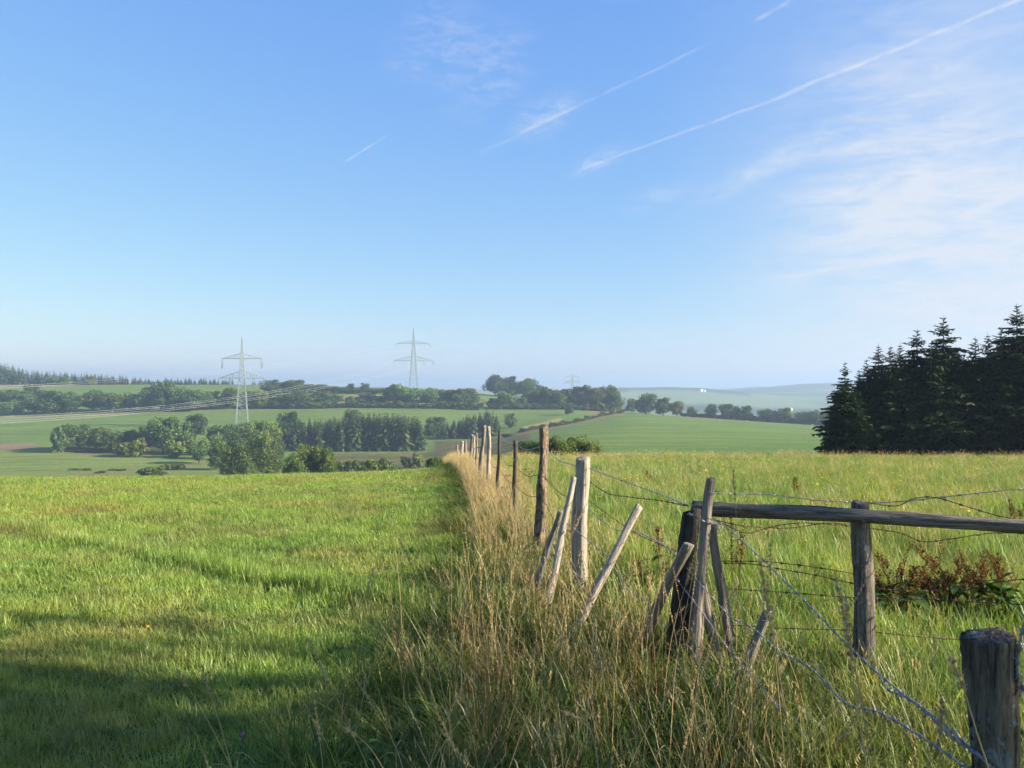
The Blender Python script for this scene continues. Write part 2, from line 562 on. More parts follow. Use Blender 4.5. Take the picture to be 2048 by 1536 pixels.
# ------------------------------------------------------------------ terrain heights
CX = [-350, 0, 100, 250, 420, 570, 700, 850, 905, 960, 1000, 1060, 1130, 1200, 1250, 1400, 1520, 1640, 1800, 2048, 2400]
CREST_X = [-350, 0, 400, 700, 850, 890, 930, 1000, 1200, 1500, 1800, 2048, 2400]
CREST_Y = [962, 959, 957, 949, 943, 934, 928, 922, 918, 917, 917, 917, 917]
CREST_D = [31, 32, 33, 35, 37, 38, 39, 41, 44, 47, 50, 50, 50]
PROF = {
    -350: [(80, 985), (150, 990), (220, 962), (260, 946), (320, 908), (400, 865), (470, 834), (560, 792), (640, 772), (700, 766), (900, 766), (1600, 790), (4000, 785), (14500, 773)],
    0: [(80, 985), (150, 990), (220, 962), (260, 946), (320, 908), (400, 864), (470, 833), (560, 790), (640, 770), (700, 765), (900, 766), (1600, 790), (4000, 785), (14500, 773)],
    100: [(80, 985), (150, 990), (220, 962), (260, 944), (322, 904), (400, 862), (470, 832), (560, 790), (640, 770), (700, 766), (900, 767), (1600, 790), (4000, 785), (14500, 773)],
    250: [(80, 985), (150, 990), (220, 962), (260, 945), (320, 909), (400, 860), (475, 828), (560, 790), (640, 770), (700, 766), (900, 768), (1600, 790), (4000, 785), (14500, 773)],
    420: [(80, 985), (150, 988), (220, 960), (260, 942), (320, 910), (400, 866), (480, 820), (560, 788), (640, 770), (700, 767), (900, 769), (1600, 790), (4000, 785), (14500, 773)],
    570: [(80, 980), (150, 980), (220, 955), (260, 940), (335, 903), (400, 860), (490, 816), (560, 790), (640, 771), (700, 770), (900, 773), (1600, 790), (4000, 785), (14500, 773)],
    700: [(80, 970), (150, 968), (220, 948), (270, 930), (335, 906), (400, 858), (490, 813), (560, 790), (625, 773), (700, 773), (900, 777), (1600, 792), (4000, 786), (14500, 773)],
    850: [(80, 962), (150, 958), (220, 942), (280, 922), (340, 902), (400, 858), (490, 813), (560, 795), (620, 775), (700, 776), (900, 782), (1600, 795), (4000, 786), (14500, 773)],
    905: [(80, 952), (150, 950), (220, 936), (280, 916), (370, 880), (420, 850), (490, 814), (560, 797), (620, 778), (700, 780), (900, 786), (1600, 797), (4000, 786), (14500, 773)],
    960: [(80, 945), (150, 944), (220, 930), (280, 908), (370, 880), (420, 850), (495, 815), (560, 799), (610, 785), (700, 786), (900, 790), (1600, 800), (4000, 786), (14500, 773)],
    1000: [(80, 938), (150, 938), (220, 922), (280, 900), (375, 872), (420, 849), (495, 815), (560, 800), (610, 789), (700, 791), (900, 795), (1600, 802), (4000, 786), (14500, 773)],
    1060: [(80, 930), (150, 930), (220, 908), (280, 884), (375, 860), (425, 844), (495, 816), (560, 802), (610, 791), (700, 795), (900, 800), (1600, 805), (4000, 786), (14500, 773)],
    1130: [(80, 928), (150, 924), (220, 893), (290, 870), (380, 848), (440, 832), (495, 817), (560, 806), (610, 798), (700, 804), (900, 812), (1600, 812), (2600, 800), (3800, 774), (5000, 788), (14500, 773)],
    1200: [(80, 928), (150, 922), (220, 889), (300, 862), (380, 843), (440, 833), (495, 820), (560, 815), (610, 812), (700, 825), (900, 835), (1600, 820), (2600, 802), (3800, 768), (5000, 788), (14500, 773)],
    1250: [(80, 928), (150, 921), (220, 889), (300, 859), (380, 839), (460, 824), (520, 822), (600, 832), (800, 850), (1100, 846), (1800, 822), (2600, 803), (3300, 789), (3800, 767), (5000, 788), (14500, 773)],
    1400: [(80, 928), (150, 921), (220, 889), (300, 861), (380, 843), (455, 832), (520, 838), (600, 848), (800, 860), (1100, 852), (1800, 826), (2600, 806), (3300, 790), (3800, 771), (5000, 788), (9000, 777), (14500, 773)],
    1520: [(80, 928), (150, 921), (220, 890), (300, 865), (380, 849), (445, 840), (520, 848), (600, 858), (800, 866), (1100, 856), (1800, 829), (2600, 809), (3600, 793), (4600, 780), (6000, 773), (9000, 777), (14500, 773)],
    1640: [(80, 928), (150, 921), (220, 891), (300, 869), (380, 855), (435, 848), (520, 856), (600, 866), (800, 872), (1100, 860), (1800, 832), (2600, 812), (3600, 796), (4400, 780), (5200, 763), (7000, 784), (9000, 777), (14500, 773)],
    1800: [(80, 930), (150, 925), (220, 894), (300, 874), (380, 861), (435, 855), (520, 862), (600, 870), (800, 874), (1100, 862), (1800, 832), (2600, 812), (3600, 796), (4400, 779), (5200, 761), (7000, 784), (9000, 777), (14500, 773)],
    2048: [(80, 932), (150, 928), (220, 900), (300, 880), (380, 868), (435, 862), (520, 868), (600, 874), (800, 874), (1100, 862), (1800, 832), (2600, 812), (3600, 796), (4400, 779), (5200, 761), (7000, 784), (9000, 777), (14500, 773)],
    2400: [(80, 932), (150, 928), (220, 900), (300, 880), (380, 868), (435, 862), (520, 868), (600, 874), (800, 874), (1100, 862), (1800, 832), (2600, 812), (3600, 796), (4400, 779), (5200, 761), (7000, 784), (9000, 777), (14500, 773)],
}
LG = np.linspace(math.log(0.2), math.log(14500), 420)
LY = np.exp(LG)


def gauss_smooth(a, sig):
    k = np.arange(-int(3 * sig) - 1, int(3 * sig) + 2)
    g = np.exp(-0.5 * (k / sig) ** 2)
    g /= g.sum()
    pad = len(k) // 2
    return np.convolve(np.pad(a, pad, mode='edge'), g, mode='valid')


ZT = []
for cx in CX:
    yc = np.interp(cx, CREST_X, CREST_Y)
    dc = np.interp(cx, CREST_X, CREST_D)
    tt = (yc - 768) / F
    a = tt - 2 * CAMZ / dc
    b = CAMZ / dc ** 2
    near = -(a * LY + b * LY * LY)
    pr = [(p[0] if p[0] <= 1000 else (1000 + (p[0] - 1000) * 0.45 if p[0] < 9000 else p[0]), p[1]) for p in PROF[cx]]
    yn = 1.25 * dc
    ky = [yn] + [p[0] for p in pr]
    kz = [-(a * yn + b * yn * yn)] + [CAMZ - (p[1] - 768) / F * p[0] for p in pr]
    far = np.interp(LG, np.log(ky), kz)
    fs = gauss_smooth(far, 2.6)
    s = np.clip((LG - math.log(yn * 0.93)) / 0.14, 0, 1)
    s = s * s * (3 - 2 * s)
    ZT.append(np.where(LY < yn * 0.93, near, near * (1 - s) + fs * s))
ZT = np.array(ZT)
# resample to fine columns and smooth sideways
FX = np.arange(-350, 2401, 10.0)
ZF = np.stack([np.interp(FX, CX, ZT[:, j]) for j in range(len(LG))], axis=1)
ZF = np.stack([gauss_smooth(ZF[:, j], 2.2) for j in range(len(LG))], axis=1)


def _vn(x, y):
    return 0.5 + 0.25 * (np.sin(x * 2.1 + 1.3 * np.sin(y * 1.7)) + np.sin(y * 2.3 + 1.1 * np.sin(x * 1.9 + 0.7)))


def ground(X, Y):
    X = np.asarray(X, dtype=np.float64)
    Y = np.asarray(Y, dtype=np.float64)
    r = np.sqrt(X * X + Y * Y) + 1e-6
    phi = np.arctan2(X, Y)
    lim0, lim1 = math.atan((-350 - 1024) / F), math.atan((2400 - 1024) / F)
    ph = np.clip(phi, lim0, lim1)
    px = 1024 + F * np.tan(ph)
    d = r * np.cos(ph)
    gi = (np.log(np.clip(d, 0.2001, 14499)) - LG[0]) / (LG[1] - LG[0])
    ci = np.clip((px + 350) / 10.0, 0, len(FX) - 1.001)
    i0 = np.clip(gi.astype(int), 0, len(LG) - 2)
    j0 = np.clip(ci.astype(int), 0, len(FX) - 2)
    fg, fc = gi - i0, ci - j0
    z = (ZF[j0, i0] * (1 - fg) * (1 - fc) + ZF[j0, i0 + 1] * fg * (1 - fc)
         + ZF[j0 + 1, i0] * (1 - fg) * fc + ZF[j0 + 1, i0 + 1] * fg * fc)
    # gentle lumps near by, rolling hills far off
    far_ = np.clip((r - 1300) / 500, 0, 1)
    z = z + far_ * (11 * (_vn(X / 330.0, Y / 330.0) - 0.5) + 4 * (_vn(X / 60.0 + 9, Y / 60.0) - 0.5))
    z = z + 0.02 * np.sin(X * 1.7 + 0.6) * np.sin(Y * 1.3) * np.clip(r / 6, 0, 1) * (r < 80)
    return z


def gz(x, y):
    return float(ground(np.array([x]), np.array([y]))[0])


# ------------------------------------------------------------------ ground sheet
rings = np.concatenate([np.geomspace(0.25, 60, 95), np.arange(63, 150, 3.5), np.arange(150, 725, 2.6), np.geomspace(730, 14400, 70)])
af = np.linspace(R(-39), R(39), 330)
ab = np.linspace(R(39), R(321), 60)[1:-1]
angs = np.concatenate([af, ab])
na, nr = len(angs), len(rings)
AA, RR = np.meshgrid(angs, rings)
GX, GY = RR * np.sin(AA), RR * np.cos(AA)
GZ = ground(GX, GY)


def vnoise(x, y, seed=0):
    """cheap smooth value noise"""
    xi, yi = np.floor(x).astype(np.int64), np.floor(y).astype(np.int64)
    xf, yf = x - xi, y - yi
    xf, yf = xf * xf * (3 - 2 * xf), yf * yf * (3 - 2 * yf)

    def h(a, b):
        n = (a * 374761393 + b * 668265263 + seed * 974711) & 0x7fffffff
        n = ((n ^ (n >> 13)) * 1274126177) & 0x7fffffff
        return ((n ^ (n >> 16)) & 0xffff) / 65535.0
    return (h(xi, yi) * (1 - xf) + h(xi + 1, yi) * xf) * (1 - yf) + (h(xi, yi + 1) * (1 - xf) + h(xi + 1, yi + 1) * xf) * yf


with np.errstate(divide='ignore', invalid='ignore'):
    Ysafe = np.where(GY > 0.1, GY, 0.1)
    PX = np.where(GY > 0.1, 1024 + F * GX / Ysafe, np.where(GX > 0, 9e3, -9e3))
    PY = 768 + F * (CAMZ - GZ) / Ysafe


def inpoly(x, y, poly):
    ins = np.zeros(x.shape, dtype=bool)
    n = len(poly)
    for i in range(n):
        x0, y0 = poly[i]
        x1, y1 = poly[(i + 1) % n]
        c = ((y0 > y) != (y1 > y)) & (x < (x1 - x0) * (y - y0) / ((y1 - y0) if y1 != y0 else 1e-9) + x0)
        ins ^= c
    return ins


def nearline(x, y, pts, hw):
    m = np.zeros(x.shape)
    for (x0, y0), (x1, y1) in zip(pts[:-1], pts[1:]):
        dx, dy = x1 - x0, y1 - y0
        t = np.clip(((x - x0) * dx + (y - y0) * dy) / (dx * dx + dy * dy), 0, 1)
        d = np.hypot(x - x0 - t * dx, y - y0 - t * dy)
        m = np.maximum(m, np.clip(1.5 - d / hw, 0, 1))
    return m


col = np.zeros(GX.shape + (4,))
col[..., 3] = 1


def paint(mask, c):
    mask = np.asarray(mask, dtype=float)[..., None]
    col[..., :3] = col[..., :3] * (1 - mask) + np.array(c) * mask


paint(np.ones(GX.shape), (0.115, 0.180, 0.048))
n1 = vnoise(GX / 40, GY / 14, 1)
paint(np.clip(n1 - 0.4, 0, 1) * (RR > 60), (0.150, 0.185, 0.060))
midf = (RR > 110) & (RR < 720)
paint(midf & (PX < 560) & (PY > 890) & (PY < 960), (0.150, 0.195, 0.055))
paint(midf & (PX < 60) & (GY > 330) & (GY < 350) & (PX > -2000), (0.22, 0.155, 0.105))
paint(midf & inpoly(PX, PY, [(60, 886), (82, 892), (60, 899)]), (0.20, 0.16, 0.10))
heath = midf & inpoly(PX, PY, [(655, 908), (865, 905), (868, 882), (1000, 878), (1050, 862), (1062, 872), (1052, 890), (1085, 925), (1040, 990), (655, 990)])
nh = vnoise(GX / 7, GY / 7, 5)
paint(heath, (0.135, 0.120, 0.050))
paint(heath * np.clip(nh * 1.6 - 0.6, 0, 1), (0.075, 0.095, 0.035))
paint(heath * np.clip(vnoise(GX / 9, GY / 22, 9) * 2 - 1.1, 0, 1), (0.165, 0.110, 0.062))
DITCH = [(1035, 866), (1080, 857), (1120, 851), (1165, 842), (1205, 832), (1255, 823)]
paint(midf * nearline(PX, PY, DITCH, 4.5), (0.20, 0.155, 0.070))
paint(midf * nearline(PX, PY, [(1050, 856), (1085, 848), (1118, 839)], 3.5), (0.33, 0.26, 0.10))
paint(midf * nearline(PX, PY, [(1180, 826), (1260, 815)], 4) * (GY > 400), (0.20, 0.16, 0.08))
for ln, hw in (([(105, 899), (150, 907), (250, 911), (380, 908)], 3.0), ([(0, 834), (200, 831), (300, 824), (480, 819), (700, 815), (955, 814)], 2.6),
               ([(980, 818), (1240, 820)], 2.4), ([(1270, 827), (1400, 836), (1520, 844), (1650, 851)], 1.8), ([(140, 952), (310, 938), (400, 926)], 3.6)):
    paint(midf * nearline(PX, PY, ln, hw * 0.7) * (GY > 200), (0.175, 0.160, 0.070))
paint(midf & inpoly(PX, PY, [(665, 806), (690, 790), (760, 790), (750, 810)]), (0.20, 0.17, 0.075))
paint(midf & inpoly(PX, PY, [(930, 808), (955, 792), (985, 800), (980, 812)]), (0.17, 0.18, 0.07))
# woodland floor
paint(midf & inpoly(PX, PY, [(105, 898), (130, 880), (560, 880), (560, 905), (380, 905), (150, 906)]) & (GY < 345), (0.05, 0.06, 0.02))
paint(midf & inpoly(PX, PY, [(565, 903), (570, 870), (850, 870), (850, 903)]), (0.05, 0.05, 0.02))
# far country
farf = RR > 720
paint(farf, (0.13, 0.18, 0.06))
nf = vnoise(GX / 420, GY / 260, 3)
nf2 = vnoise(GX / 130, GY / 90, 4)
paint(farf * np.clip((nf + 0.35 * nf2 - 0.72) * 8, 0, 1), (0.022, 0.038, 0.018))
paint(farf * ((GY > 2040) & (GY < 2500) & (PX > 1000) & (PX < 1500)), (0.020, 0.035, 0.018))
paint(farf * ((GY > 2530) & (PX > 1440)), (0.020, 0.035, 0.018))
paint(farf * np.clip((vnoise(GX / 300, GY / 500, 8) - 0.62) * 9, 0, 1) * (GY < 2030), (0.19, 0.17, 0.08))
# near hill: mown pasture left, meadow right of the fence
nearf = RR <= 110
fence_x = 1.25 - 0.099 * GY
paint(nearf, (0.075, 0.110, 0.026))
paint(nearf * np.clip((GX - fence_x + 0.4) / 0.8, 0, 1), (0.115, 0.135, 0.038))
paint(nearf * np.clip(1.2 - np.abs(GX - fence_x + 0.55) / 0.8, 0, 1) * (RR < 45), (0.085, 0.072, 0.030))

gm, t = new_mat('ground_cover')
ca = t.n('ShaderNodeAttribute', attribute_name='cover')
geo = t.n('ShaderNodeNewGeometry')
b = t.n('ShaderNodeBsdfPrincipled')
n_a = t.noise(t.mapping(geo.outputs['Position'], scale=(0.03, 0.16, 0.03), rot=(0, 0, R(-14))), 1.0, 5, 0.65)
n_b = t.noise(t.mapping(geo.outputs['Position'], scale=(1, 1, 1)), 0.9, 5, 0.75)
n_c = t.noise(t.mapping(geo.outputs['Position'], scale=(0.012, 0.55, 0.012), rot=(0, 0, R(-20))), 1.0, 3, 0.7)
n_d = t.noise(t.mapping(geo.outputs['Position'], scale=(0.05, 0.05, 0.05)), 1.0, 6, 0.75)
ca_ = t.mixc(1.0, ca.outputs['Color'], t.mixc(t.step(n_c, 0.3, 0.7), (0.88, 0.90, 0.90), (1.10, 1.08, 1.08)), 'MULTIPLY')
ca_ = t.mixc(t.math('MULTIPLY', t.step(n_d, 0.52, 0.72), 0.35), ca_, (0.20, 0.19, 0.075))
cc = t.mixc(1.0, ca_, t.mixc(t.step(n_a, 0.3, 0.7), (0.78, 0.82, 0.80), (1.18, 1.12, 1.1)), 'MULTIPLY')
cc = t.mixc(1.0, cc, t.mixc(t.step(n_b, 0.25, 0.75), (0.72, 0.75, 0.72), (1.22, 1.2, 1.2)), 'MULTIPLY')
t.link(cc, b.inputs['Base Color'])
b.inputs['Roughness'].default_value = 1.0
b.inputs['Specular IOR Level'].default_value = 0.0
bmp = t.n('ShaderNodeBump')
bmp.inputs['Strength'].default_value = 0.5
bmp.inputs['Distance'].default_value = 0.3
t.link(n_b, bmp.inputs['Height'])
t.link(bmp.outputs[0], b.inputs['Normal'])
out_surface(t, b.outputs[0])

gv = np.stack([GX, GY, GZ], axis=-1).reshape(-1, 3)
idx = np.arange(na * nr).reshape(nr, na)
i2 = np.roll(idx, -1, axis=1)
gq = np.stack([idx[:-1], i2[:-1], i2[1:], idx[1:]], axis=-1).reshape(-1, 4)[:, ::-1]
gv = np.vstack([gv, [[0, 0, gz(0, 0.25)]]])
gt = np.stack([np.full(na, len(gv) - 1), i2[0], idx[0]], axis=-1)[:, ::-1]
gcol = np.vstack([col.reshape(-1, 4), [[0.08, 0.1, 0.03, 1]]])
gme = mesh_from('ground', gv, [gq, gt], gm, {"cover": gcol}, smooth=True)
go = link_obj('ground', gme)
tag(go, 'rolling green fields and pasture running out to the hazy horizon', 'ground', kind='structure')
GZMIN = float(GZ.min())

# ------------------------------------------------------------------ haze
hz = MB()
zt, zb = 47.0, GZMIN - 2.0
hz.box((0, 0, (zt + zb) / 2), (29400, 29400, zt - zb))
hm, t = new_mat('haze_air')
pv = t.n('ShaderNodeVolumePrincipled')
pv.inputs['Color'].default_value = (0.47, 0.60, 0.80, 1)
pv.inputs['Density'].default_value = 0.00042
pv.inputs['Anisotropy'].default_value = 0.25
ho = t.n('ShaderNodeOutputMaterial')
t.link(pv.outputs[0], ho.inputs['Volume'])
tag(link_obj('haze', hz.mesh('haze', hm)), 'pale blue morning haze lying over the fields', 'haze', kind='stuff')


# ------------------------------------------------------------------ foliage meshes
def cards(cent, nor, size, r, aspect=1.0, along=None):
    """diamond leaf cards; returns verts (4n,3), quads"""
    n = len(cent)
    nor = nor / (np.linalg.norm(nor, axis=1, keepdims=True) + 1e-9)
    if along is None:
        along = r.normal(size=(n, 3))
    u = along - nor * np.sum(along * nor, axis=1, keepdims=True)
    u /= np.linalg.norm(u, axis=1, keepdims=True) + 1e-9
    v = np.cross(nor, u)
    s = np.asarray(size).reshape(-1, 1) * np.ones((n, 1))
    bend = nor * s * 0.25
    k = r.uniform(0.7, 1.3, size=(n, 1))
    V = np.stack([cent - u * s, cent + v * s * aspect * k + bend, cent + u * s, cent - v * s * aspect / k + bend], axis=1)
    Q = np.arange(4 * n).reshape(n, 4)
    return V.reshape(-1, 3), Q


def crown_broadleaf(seed, n=2400, lobes=18, size=0.034, low=0.14, spread=0.40):
    r = np.random.default_rng(seed)
    mb = MB()
    for i in range(lobes):
        zz = r.uniform(low + 0.08, 0.88)
        prof = math.sqrt(max(0.05, 1 - ((zz - 0.50) / 0.52) ** 2))
        a = r.uniform(0, 2 * math.pi)
        rr = spread * prof * math.sqrt(r.uniform(0.05, 1)) * 0.85
        rad = r.uniform(0.075, 0.20) * (0.7 + 0.5 * prof)
        c = np.array([rr * math.cos(a), rr * math.sin(a), min(zz, 0.99 - rad * 0.8)])
        m = int(n / lobes)
        d = r.normal(size=(m, 3))
        d /= np.linalg.norm(d, axis=1, keepdims=True)
        rad_f = rad * (1 - 0.5 * r.random((m, 1)) ** 2.2) * r.uniform(0.85, 1.18, (m, 1))
        p = c + d * rad_f * np.array([1, 1, 0.85])
        keep = p[:, 2] > (low * 0.4 if low < 0.4 else low)
        p, d = p[keep], d[keep]
        nn = d + 0.7 * r.normal(size=d.shape)
        V, Q = cards(p, nn, size * r.uniform(0.6, 1.4, len(p)), r, 0.75)
        lob = r.uniform(0.2, 0.8)
        tt = np.clip(lob + 0.25 * r.normal(size=len(p)), 0, 1)
        mb.add(V, Q, None, np.repeat(tt, 4))
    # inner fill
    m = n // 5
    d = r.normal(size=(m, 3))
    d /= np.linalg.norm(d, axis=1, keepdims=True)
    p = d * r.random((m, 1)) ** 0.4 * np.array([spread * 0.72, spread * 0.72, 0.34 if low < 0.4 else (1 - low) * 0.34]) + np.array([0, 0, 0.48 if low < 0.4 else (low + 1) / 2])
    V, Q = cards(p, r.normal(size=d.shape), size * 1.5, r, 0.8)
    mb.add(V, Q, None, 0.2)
    return mb.mesh('leaf_crown', M['leaf'])


def trunk_broadleaf(seed):
    r = random.Random(seed)
    mb = MB()
    mb.tube([(0, 0, -0.03), (0.005, 0, 0.1), (r.uniform(-.02, .02), r.uniform(-.02, .02), 0.3), (0, 0, 0.6)], [0.03, 0.024, 0.018, 0.008], 7)
    for i in range(6):
        a = r.uniform(0, 6.28)
        z = r.uniform(0.18, 0.42)
        L = r.uniform(0.15, 0.3)
        mb.tube([(0, 0, z), (L * .5 * math.cos(a), L * .5 * math.sin(a), z + L * .45), (L * math.cos(a), L * math.sin(a), z + L)], [0.012, 0.008, 0.003], 5)
    return mb.mesh('tree_trunk', M['bark'], True)


def crown_spruce_far(seed, whorls=24, rad=0.17, low=0.05):
    r = np.random.default_rng(seed)
    cs, ns, ss, al, tn = [], [], [], [], []
    for i in range(whorls):
        tt = low + (1 - low) * (i + r.uniform(-.3, .3)) / whorls
        Rr = rad * (1 - tt) ** 0.78 * r.uniform(0.8, 1.2) + 0.006
        nb = r.integers(6, 9)
        a0 = r.uniform(0, 6.28)
        for k in range(nb):
            a = a0 + 6.283 * k / nb + r.uniform(-.25, .25)
            L = Rr * r.uniform(0.7, 1.15)
            o = np.array([math.cos(a), math.sin(a), 0])
            for f in (0.35, 0.75):
                cs.append(o * L * f + np.array([0, 0, tt - 0.28 * L * f + r.uniform(-.006, .006)]))
                ns.append(np.array([0, 0, 1.0]) + 0.6 * o + 0.5 * r.normal(size=3))
                ss.append(max(0.010, L * 0.42))
                al.append(o + np.array([0, 0, -0.4]))
                tn.append(np.clip(0.25 + 0.5 * f + 0.2 * r.normal(), 0, 1))
    V, Q = cards(np.array(cs), np.array(ns), np.array(ss), r, 0.5, np.array(al))
    mb = MB()
    mb.add(V, Q, None, np.repeat(np.array(tn), 4))
    mb.tube([(0, 0, 0.9), (0, 0, 1.0)], [0.004, 0.0015], 4)
    return mb.mesh('needle_crown', M['needle'])


def trunk_spruce(r0=0.012):
    mb = MB()
    mb.tube([(0, 0, -0.03), (0, 0, 0.3), (0, 0, 0.97)], [r0, r0 * 0.8, 0.001], 7)
    return mb.mesh('tree_trunk', M['bark'], True)


def crown_spruce_near(seed, whorls=34, rad=0.25, low=0.06, openness=1.0):
    """whorled drooping branches with side twigs, unit height"""
    r = np.random.default_rng(seed)
    cs, ns, ss, al, tn = [], [], [], [], []
    mb = MB()
    hs_ = low + (0.965 - low) * (np.arange(whorls) / (whorls - 1)) ** 1.0
    for i, h in enumerate(hs_):
        top = 1 - h
        Rw = rad * min(1.0, top ** 0.85 * 1.22) * r.uniform(0.78, 1.18) + 0.002
        nb = int(r.integers(6, 9)) if h < 0.85 else 5
        a0 = r.uniform(0, 6.28)
        for k in range(nb):
            a = a0 + 6.283 * k / nb + r.uniform(-.3, .3)
            L = Rw * r.uniform(0.65, 1.2)
            o = np.array([math.cos(a), math.sin(a), 0.0])
            sd = np.array([-o[1], o[0], 0.0])
            rise = 0.55 if h > 0.85 else (0.05 - 0.35 * (1 - h))
            zz = h + r.uniform(-.01, .01)
            mb.tube([tuple(o * 0.004 + [0, 0, zz]), tuple(o * L * 0.55 + [0, 0, zz + rise * L * 0.55]),
                     tuple(o * L + [0, 0, zz + rise * L * 0.8])], [0.0035, 0.0022, 0.0006], 3, 0.15, cap=False)
            nt = max(4, int(L / 0.0115))
            for q in range(nt):
                f = 0.12 + 0.9 * (q + r.uniform(0, .6)) / nt
                f = min(f, 1.02)
                base = o * L * f + np.array([0, 0, zz + rise * L * min(f, .55) + max(0, f - .55) * L * rise * 0.45])
                for sgn in (-1, 1):
                    tl = (0.036 * (1 - 0.55 * f) + 0.010) * r.uniform(0.7, 1.3) * (0.6 + 0.6 * top) * min(1.0, max(0.22, L / 0.11))
                    dr = sgn * sd * r.uniform(0.6, 1.0) + o * 0.55 + np.array([0, 0, r.uniform(-0.75, -0.05)])
                    dr /= np.linalg.norm(dr)
                    cs.append(base + dr * tl * 0.8)
                    al.append(dr)
                    ns.append(np.array([0, 0, 1]) + 0.8 * r.normal(size=3))
                    ss.append(tl)
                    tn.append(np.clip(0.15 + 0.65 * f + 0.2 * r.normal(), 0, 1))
    # leader
    mb.tube([(0, 0, 0.93), (0.002, 0, 1.0)], [0.0025, 0.0008], 3, 0.3)
    V, Q = cards(np.array(cs), np.array(ns), np.array(ss), r, 0.33, np.array(al))
    mb.add(V, Q, None, np.repeat(np.array(tn), 4))
    return mb.mesh('needle_crown', M['needle_near'])


BROAD = [crown_broadleaf(100 + i, 4200, 18 + (i * 5) % 11, 0.027, [0.10, 0.18, 0.08, 0.14, 0.22, 0.10, 0.12, 0.16][i], [0.40, 0.38, 0.42, 0.36, 0.42, 0.44, 0.34, 0.40][i]) for i in range(8)]
SHRUB = [crown_broadleaf(200 + i, 1500, 14, 0.050, 0.02, 0.46) for i in range(5)]
FINE = [crown_broadleaf(300 + i, 9000, 34, 0.0185, 0.06, 0.42) for i in range(3)]
SHADE = crown_broadleaf(340, 2200, 18, 0.019, 0.60, 0.44)
TRUNKB = [trunk_broadleaf(i) for i in range(3)]
SPRF = [crown_spruce_far(400 + i, 30, [0.19, 0.21, 0.23, 0.18][i], 0.02) for i in range(4)]
SPRT = [crown_spruce_far(420 + i, 16, [0.26, 0.32, 0.24][i], 0.01) for i in range(3)]
TRUNKS = trunk_spruce()
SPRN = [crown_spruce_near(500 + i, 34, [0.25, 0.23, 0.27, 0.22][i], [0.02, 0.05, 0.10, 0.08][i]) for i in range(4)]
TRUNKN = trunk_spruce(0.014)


def tree(name, crown, trunk, loc, w_, d_, h_, rz, colr, label, cat, group=None, parts=True):
    if parts:
        e = link_obj(name, None, loc=loc, rot=(0, 0, rz), scale=(w_, d_, h_))
        e.empty_display_size = 0.3
        c = link_obj('crown', crown, e)
        c.color = colr
        link_obj('trunk', trunk, e)
    else:
        e = link_obj(name, crown, loc=loc, rot=(0, 0, rz), scale=(w_, d_, h_))
        e.color = colr
    tag(e, label, cat, group)
    return e


rnd = random.Random(11)


def hue(kind='green'):
    b_ = rnd.uniform(0.85, 1.2)
    base = {'green': (1.0, 1.0, 1.0), 'yellow': (1.45, 1.25, 0.9), 'pale': (1.45, 1.5, 1.7), 'dark': (0.72, 0.78, 0.85), 'olive': (1.35, 1.15, 0.85),
            'rust': (1.55, 1.05, 0.8), 'bluish': (0.95, 1.05, 1.4)}[kind]
    return (base[0] * b_ * rnd.uniform(.93, 1.07), base[1] * b_, base[2] * b_ * rnd.uniform(.9, 1.1), 1)


def broad(px, by, ty, wpx, Y, label, group=None, kind='green', name='broadleaf_tree', cat='tree', pool=None, parts=None, sink=0.0):
    x = (px - 1024) / F * Y
    z = gz(x, Y)
    zb_ = z - 0.2
    ztop = CAMZ - (ty - 768) / F * Y
    h_ = max(ztop - zb_, 0.8)
    wd = wpx * Y / F * 1.12
    pool = pool or BROAD
    cr = pool[rnd.randrange(len(pool))]
    if parts is None:
        parts = (by - ty) >= 22
    return tree(name, cr, TRUNKB[rnd.randrange(3)], (x, Y, zb_), wd / 0.9, wd / 0.9 * rnd.uniform(.9, 1.15), h_ * 1.02, rnd.uniform(0, 6.28), hue(kind), label, cat, group, parts)


def spruce(px, ty, Y, label, group, ratio=1.0, pool=None, trunk=None, parts=True, x=None, h_=None, name='spruce_tree', colr=None):
    if x is None:
        x = (px - 1024) / F * Y
    z = gz(x, Y) - 0.1
    if h_ is None:
        h_ = CAMZ - (ty - 768) / F * Y - z
    pool = pool or SPRF
    return tree(name, pool[rnd.randrange(len(pool))], trunk or TRUNKS, (x, Y, z), h_ * ratio, h_ * ratio, h_, rnd.uniform(0, 6.28), colr or hue('green'), label, 'tree', group, parts)


ORD = ('first second third fourth fifth sixth seventh eighth ninth tenth eleventh twelfth thirteenth fourteenth fifteenth sixteenth seventeenth eighteenth nineteenth '
       'twentieth twenty-first twenty-second twenty-third twenty-fourth twenty-fifth twenty-sixth twenty-seventh twenty-eighth twenty-ninth thirtieth thirty-first').split()


def nth(px, row):
    return ORD[sum(1 for q in row if q < px)]


# ---- hedge belt in the valley (left of the spruce block)
G1 = 'trees of the valley belt'
R1 = [128, 158, 192, 226, 262, 298, 326, 362, 438]
for a in [(128, 902, 846, 44), (158, 904, 850, 50), (192, 906, 853, 46), (226, 907, 859, 44), (262, 908, 857, 48), (298, 907, 852, 42), (362, 905, 843, 40), (438, 905, 852, 50)]:
    broad(*a, 322 + rnd.uniform(-4, 8), nth(a[0], R1) + ' tree from the left in the valley belt left of the near pylon', G1)
broad(326, 906, 836, 66, 318, 'tallest rounded tree of the valley belt left of the near pylon')
broad(391, 872, 829, 46, 372, 'round dark tree standing behind the valley belt, left of the near pylon', kind='dark')
broad(116, 895, 856, 22, 318, 'pale grey-leaved bush at the left end of the valley belt', None, 'pale', 'bush', 'bush', SHRUB)
broad(252, 909, 884, 34, 308, 'olive bush in front of the valley belt, left of the orange-tinged one', None, 'olive', 'bush', 'bush', SHRUB)
